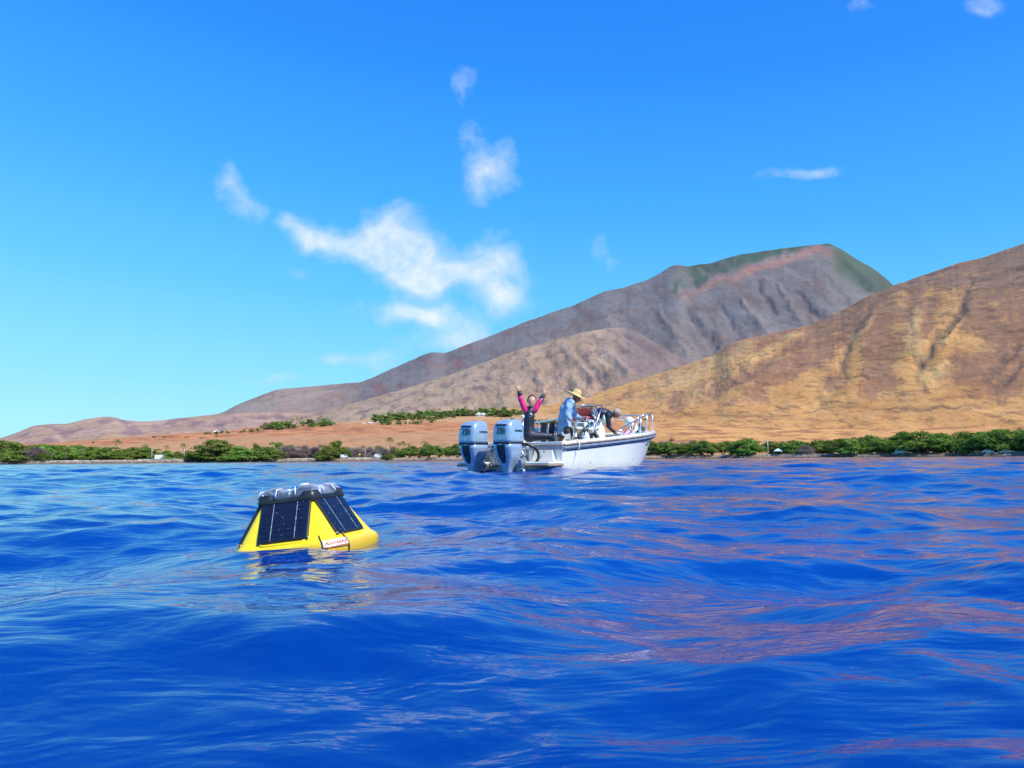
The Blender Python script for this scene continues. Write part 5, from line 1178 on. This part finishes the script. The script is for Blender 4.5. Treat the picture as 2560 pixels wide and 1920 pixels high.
def add_head(bm, c, look, up, h=.225, mi=0, mi_eye=1, mi_lip=2, smile=True):
    """an egg with jaw, nose, ears, eyes and mouth; look = face direction"""
    f = Vector(look).normalized(); u = Vector(up); u = (u - f*u.dot(f)).normalized(); r = f.cross(u).normalized()
    rot = Matrix((r, f, u)).transposed(); vs = ell(bm, (0,0,0), (h*.345, h*.42, h*.5), None, 20, mi)
    for v in vs:
        if v.co.z < -h*.05: q = (-h*.05-v.co.z)/(h*.45); v.co.x *= 1-.32*q; v.co.y = v.co.y*(1-.22*q) + .05*h*q
        if v.co.y > h*.3: v.co.y -= (v.co.y-h*.3)*.45
    M = Matrix.Translation(c) @ rot.to_4x4(); bmesh.ops.transform(bm, matrix=M, verts=vs)
    P = lambda x, y, z: M @ Vector((x*h, y*h, z*h))
    add_tube(bm, [P(0,.33,.06), P(0,.42,-.08), P(0,.36,-.13)], [.022*h/.225*.5, .062*h, .05*h], 8, mi)
    for s in (-1, 1):
        ell(bm, P(s*.345, -.03, -.02), (.035*h, .07*h, .10*h), rot, 8, mi); ell(bm, P(s*.13, .350, .03), (.040*h, .020*h, .020*h), rot, 8, mi_eye)
        add_tube(bm, [P(s*.06,.375,.105), P(s*.20,.34,.11)], .008*h, 5, mi_eye)
    ell(bm, P(0, .375, -.24), (.115*h, .03*h, .034*h), rot, 10, 3 if smile else mi_lip); ell(bm, P(0, .372, -.285), (.10*h, .026*h, .014*h), rot, 10, mi_lip)
    return P, rot
EYE = mat('dark_eye', (.03,.018,.015), .3); LIP = mat('lip', (.60,.20,.16), .4); TEETH = mat('teeth', (.85,.83,.78), .3)

def woman():
    o = empty('person', (.333, 14.72, .62))
    # joints relative to the seat point: x right, y away, z up
    pel = (.01,0,.14,.135,.15); T = [(.010,0,.32,.108,.115), (.008,0,.50,.120,.125), (.020,0,.625,.095,.085), (.045,-.01,.735,.048,.048), (.06,-.015,.79,.045,.045)]
    Ls = [(-.045,-.01,.655,.066), (-.10,-.02,.76,.052), (-.155,-.03,.90,.043), (-.175,-.05,1.00,.036), (-.187,-.06,1.065,.027)]
    Rs = [(.115,.00,.650,.060), (.165,.0,.72,.050), (.235,.01,.83,.041), (.29,.0,.93,.034), (.332,-.01,.99,.026)]
    legA = [(.16,-.03,.125,.095), (.30,-.02,.125,.082), (.45,.02,.125,.066), (.50,.08,.0,.055), (.52,.13,-.28,.038), (.57,.10,-.33,.035)]
    legB = [(.15,.13,.13,.092), (.30,.17,.13,.078), (.44,.20,.13,.062), (.47,.26,0,.052), (.47,.32,-.28,.037), (.54,.30,-.33,.034)]
    vs = [pel]; es = []
    chain(vs, es, 0, T); ch = 3
    for L in (Ls, Rs): chain(vs, es, ch, [(*p, p[3]) for p in L])
    for L in (legA, legB): chain(vs, es, 0, [(*p, p[3]) for p in L])
    sh = [(x, y, z, a-.008, b-.008) for x, y, z, a, b in vs]
    bm = bm_of(skin_mesh(sh, es, 0))
    add_hand(bm, (-.187,-.06,1.065), (-.30,-.05,.95), (.15,-1,.05), .20, .34, .02, 1); add_hand(bm, (.332,-.01,.99), (.06,-.05,1), (.1,-1,0), .19, .22, .0, -1)
    P, rot = add_head(bm, (.072,-.035,.845), (-.02,-1,-.10), (.09,0,1), .235, 0)
    obj('body', bm, [SKIN, EYE, LIP, TEETH], o)
    # wetsuit over the same skeleton, without head and hands
    suit = [pel] + T[:3] + [(.035,-.005,.705,.058,.058)]; se = [(0,1),(1,2),(2,3),(3,4)]
    for L in (legA, legB): chain(suit, se, 0, [(*p, p[3]) for p in L])
    chain(suit, se, 3, [(-.035,-.005,.655,.068,.068)]); chain(suit, se, 3, [(.105,0,.650,.062,.062)])
    w = bm_of(skin_mesh([(x,y,z,a+.004,b+.004) for x,y,z,a,b in suit], se, 0)); suit_o = obj('wetsuit', w, NEO, o)
    def lerpl(L, lo, hi): return L[lo:hi]
    for L in (Ls, Rs):
        a = [(-.02,-.005,.64,.066)] if L is Ls else [(.09,0,.64,.058)]
        bm = B(); pts = a+L[:4]; add_tube(bm, [p[:3] for p in pts], [pts[0][3]*.9]+[p[3]+.010 for p in pts[1:]], 14); obj('sleeve', bm, PINK, o)
        bm = B(); e = Vector(L[4][:3]); s = Vector(L[3][:3]); m = s.lerp(e, -.45); add_tube(bm, [m, s, e], [L[3][3]+.0145, L[3][3]+.012, L[4][3]+.010], 14); obj('cuff', bm, NEO, o)
    bm = B(); add_tube(bm, [(.205,.015,.735),(.27,.0,.835),(.315,-.02,.92)], [.028,.028,.024], 8); obj('sleeve_panel', bm, NEO, o)
    bm = B(); add_tube(bm, [(.262,-.036,.865),(.29,-.045,.915)], [.006,.009], 6); obj('sleeve_stripe', bm, WHITE, o)
    bm = B(); ell(bm, (.055,-.116,.575), (.032,.010,.016), Euler((0, R(28), 0)).to_matrix()); obj('chest_patch', bm, WHITE, o)
    bm = B(); c = Vector((.070,-.018,.868)); vs_ = ell(bm, (0,0,0), (.094,.104,.122), None, 20)
    for v in list(bm.verts):
        if v.co.y < -.055 and v.co.z < .070: v.co.y = -.030
        if v.co.z < -.05: v.co.x *= .75
    bmesh.ops.transform(bm, matrix=Matrix.Translation(c) @ Matrix.Rotation(R(5), 4, 'Y'), verts=bm.verts[:]); ell(bm, c+Vector((.02,.10,-.01)), (.04,.04,.04)); obj('hair', bm, HAIRB, o)
    tag(o, 'smiling woman in black wetsuit with pink sleeves, sitting on the stern with both arms raised', 'person'); return o
woman()

def man_hat():
    o = empty('person', (1.172, 15.3, .22)); o.scale = (.945, .945, .945)
    z = lambda v: v-.22
    pel = (-.05,0,z(.98),.125,.165); T = [(-.045,0,z(1.17),.125,.155), (.0,0,z(1.38),.130,.18), (.065,0,z(1.535),.095,.15), (.14,-.01,z(1.60),.058,.056), (.185,-.01,z(1.63),.055,.055)]
    Rn = [(.085,-.17,z(1.545),.072), (.02,-.24,z(1.42),.057), (-.005,-.27,z(1.27),.048), (.07,-.27,z(1.15),.042), (.135,-.25,z(1.07),.031)]
    Rf = [(.10,.17,z(1.53),.070), (.16,.23,z(1.40),.055), (.22,.23,z(1.27),.046), (.32,.20,z(1.20),.040), (.40,.16,z(1.16),.030)]
    lA = [(.02,-.11,z(.90),.10), (.07,-.12,z(.70),.068), (.04,-.12,z(.50),.058), (.0,-.12,z(.27),.040), (.12,-.13,z(.235),.036)]
    lB = [(-.10,.11,z(.88),.10), (-.16,.13,z(.68),.068), (-.22,.13,z(.50),.055), (-.30,.13,z(.30),.040), (-.18,.13,z(.235),.036)]
    vs = [pel]; es = []; chain(vs, es, 0, T)
    for L in (Rn, Rf): chain(vs, es, 3, [(*p, p[3]) for p in L])
    for L in (lA, lB): chain(vs, es, 0, [(*p, p[3]) for p in L])
    bm = bm_of(skin_mesh([(x,y,q,a-.008,b-.008) for x,y,q,a,b in vs], es, 0))
    add_hand(bm, (.135,-.25,z(1.07)), (.35,.0,-1), (1,0,.3), .195, .10, .45, 1); add_hand(bm, (.40,.16,z(1.16)), (1,-.1,-.35), (0,0,-1), .195, .1, .3, -1)
    P, rot = add_head(bm, (.235,-.01,z(1.665)), (.80,-.10,-.55), (.45,0,.85), .245, 0, smile=False)
    obj('body', bm, [SKINT, EYE, LIP, TEETH], o)
    SH = mat('blue_shirt', (.30,.46,.66), .8, var=.14, scale=9, bump=.9, bscale=14)
    sh = [(-.045,0,z(1.0),.170,.195)] + [(-.05,0,z(1.17),.158,.18), (-.005,0,z(1.38),.160,.20), (.06,0,z(1.535),.115,.17), (.12,-.005,z(1.59),.07,.07)]
    se = [(0,1),(1,2),(2,3),(3,4)]
    for L in (Rn, Rf): chain(sh, se, 3, [(x,y,q,a+.020,a+.020) for x,y,q,a in L[:3]] + [tuple(Vector(L[2][:3]).lerp(Vector(L[3][:3]), .75)) + (L[3][3]+.020,)*2])
    chain(sh, se, 0, [(-.035,0,z(.95),.170,.185)])
    bm = bm_of(skin_mesh(sh, se, 1)); rs = np.random.RandomState(2); bm.normal_update()
    for v in bm.verts:                                      # folds
        c = v.co; v.co += v.normal*(.006*math.sin(c.z*26+c.x*34+math.sin(c.y*13)*1.5) + .003*math.sin(c.z*61-c.x*37+1))
    so = obj('shirt', bm, SH, o)
    bm = B(); rg = []
    for q, w, zz, dx in ((0,.175,.99,-.045),(1,.190,.90,-.035),(2,.195,.835,-.02)):
        ring_ = []
        for i in range(28):
            a = 2*math.pi*i/28; tail = (.06*math.cos(a)-.05*math.cos(2*a))*(q/2)*.8
            ring_.append((dx + w*math.cos(a)*(1+.03*math.sin(5*a+q)), w*.85*math.sin(a)*(1+.03*math.sin(6*a)), z(zz-max(0, tail))))
        rg.append(ring_)
    loft(bm, rg, cap0=False, cap1=False); obj('shirt_hem', bm, SH, o, recalc=False)
    bm = B(); add_tube(bm, [(.085,-.05,z(1.60)),(.10,-.10,z(1.57)),(.16,-.05,z(1.565)),(.165,.04,z(1.57)),(.09,.08,z(1.60))], .022, 8); obj('collar', bm, SH, o)
    SHO = mat('olive_brown_shorts', (.085,.062,.045), .8, var=.2, scale=12)
    sv = [(-.05,0,z(.98),.140,.180)]; se = []
    for L, d in ((lA, 0), (lB, 1)): chain(sv, se, 0, [(L[0][0],L[0][1],L[0][2],.122,.122), (Vector(L[0][:3]).lerp(Vector(L[1][:3]), .25).x, L[1][1], Vector(L[0][:3]).lerp(Vector(L[1][:3]), .25).z, .108,.108)])
    obj('shorts', bm_of(skin_mesh(sv, se, 0)), SHO, o)
    # straw hat
    STR = mat('straw', (.80,.56,.24), .75, var=.10, scale=60, bump=.5)
    bm = B(); N = 36; prof_ = [(.265,-.012),(.262,-.018),(.20,.002),(.13,.010),(.104,.016),(.104,.05),(.098,.085),(.080,.115),(.05,.132),(.015,.138)]
    loft(bm, [[(r*math.cos(2*math.pi*i/N), r*.96*math.sin(2*math.pi*i/N), zz+.012*(r > .15)*math.sin(4*math.pi*i/N+1)) for i in range(N)] for r, zz in prof_], cap0=False)
    h = obj('straw_hat', bm, STR, o, recalc=False); h.matrix_local = Matrix.Translation((.225,-.01,z(1.735))) @ Matrix.Rotation(R(25), 4, 'Y') @ Matrix.Rotation(R(4), 4, 'X')
    sol = h.modifiers.new('thickness', 'SOLIDIFY'); sol.thickness = .005
    bm = B(); add_tube(bm, [(.19,-.10,z(1.66)),(.20,-.09,z(1.55)),(.215,-.03,z(1.44)),(.20,.05,z(1.55))], .004, 5); obj('hat_cord', bm, BLK, o)
    tag(o, 'man in wide straw hat, blue shirt and dark shorts, looking down at the console', 'person'); return o
man_hat()

def man_bent():
    o = empty('person', (2.09, 17.7, .24)); z = lambda v: v-.24
    pel = (-.16,.0,z(1.22),.140,.16); T = [(-.02,0,z(1.33),.125,.15), (.13,0,z(1.40),.130,.175), (.28,0,z(1.38),.095,.15), (.39,-.01,z(1.345),.060,.060), (.44,-.01,z(1.345),.056,.056)]
    An = [(.28,-.17,z(1.33),.070), (.27,-.19,z(1.20),.056), (.265,-.19,z(1.07),.047), (.35,-.20,z(.985),.041), (.425,-.21,z(.93),.030)]
    Af = [(.30,.17,z(1.31),.068), (.33,.18,z(1.18),.054), (.35,.17,z(1.05),.046), (.42,.12,z(.96),.040), (.48,.04,z(.90),.030)]
    lA = [(-.15,-.12,z(1.10),.105), (-.11,-.12,z(.78),.070), (-.13,-.12,z(.52),.058), (-.15,-.12,z(.30),.040), (-.04,-.13,z(.265),.036)]
    lB = [(-.16,.12,z(1.10),.105), (-.15,.12,z(.78),.070), (-.18,.12,z(.52),.058), (-.20,.12,z(.30),.040), (-.09,.12,z(.265),.036)]
    vs = [pel]; es = []; chain(vs, es, 0, T)
    for L in (An, Af): chain(vs, es, 3, [(*p, p[3]) for p in L])
    for L in (lA, lB): chain(vs, es, 0, [(*p, p[3]) for p in L])
    bm = bm_of(skin_mesh([(x,y,q,a-.008,b-.008) for x,y,q,a,b in vs], es, 0))
    add_hand(bm, (.425,-.21,z(.93)), (.75,.05,-.8), (-.5,0,-.5), .195, .12, .35, 1); add_hand(bm, (.48,.04,z(.90)), (.7,-.3,-.7), (-.5,0,-.5), .195, .12, .4, -1)
    P, rot = add_head(bm, (.505,-.02,z(1.385)), (.62,-.12,-.60), (.70,0,.55), .24, 0, smile=False)
    obj('body', bm, [SKINT, EYE, LIP, TEETH], o)
    sv = [pel] + T[:3] + [(.375,-.01,z(1.35),.070,.070)]; se = [(0,1),(1,2),(2,3),(3,4)]
    for L in (An, Af): chain(sv, se, 3, [(*p, p[3]) for p in L])
    for L in (lA, lB): chain(sv, se, 0, [(*p, p[3]) for p in L[:4]])
    obj('wetsuit', bm_of(skin_mesh([(x,y,q,a+.004,b+.004) for x,y,q,a,b in sv], se, 0)), NEO, o)
    bm = B(); ell(bm, (.12,-.145,z(1.405)), (.042,.012,.022), Euler((0,R(-30),0)).to_matrix()); obj('shoulder_mark', bm, mat('orange_mark', (.62,.16,.05), .6), o)
    bm = B(); vs_ = ell(bm, (0,0,0), (.090,.105,.095), None, 18)
    for v in bm.verts:
        if v.co.z < -.01 and v.co.y > -.02: v.co.y = -.02
    bmesh.ops.transform(bm, matrix=Matrix.Translation((.520,-.015,z(1.412))) @ rot.to_4x4(), verts=bm.verts[:]); obj('hair', bm, HAIRG, o)
    bm = B()
    for k in (-.02, .02): add_tube(bm, [(.40,-.07+k,z(1.31)),(.405+k,-.08,z(1.20)),(.37+k,-.08,z(1.12))], .003, 5)
    obj('neck_cord', bm, WHITE, o)
    tag(o, 'grey-haired man in black wetsuit bending down over the bow deck behind the windscreen', 'person'); return o
man_bent()
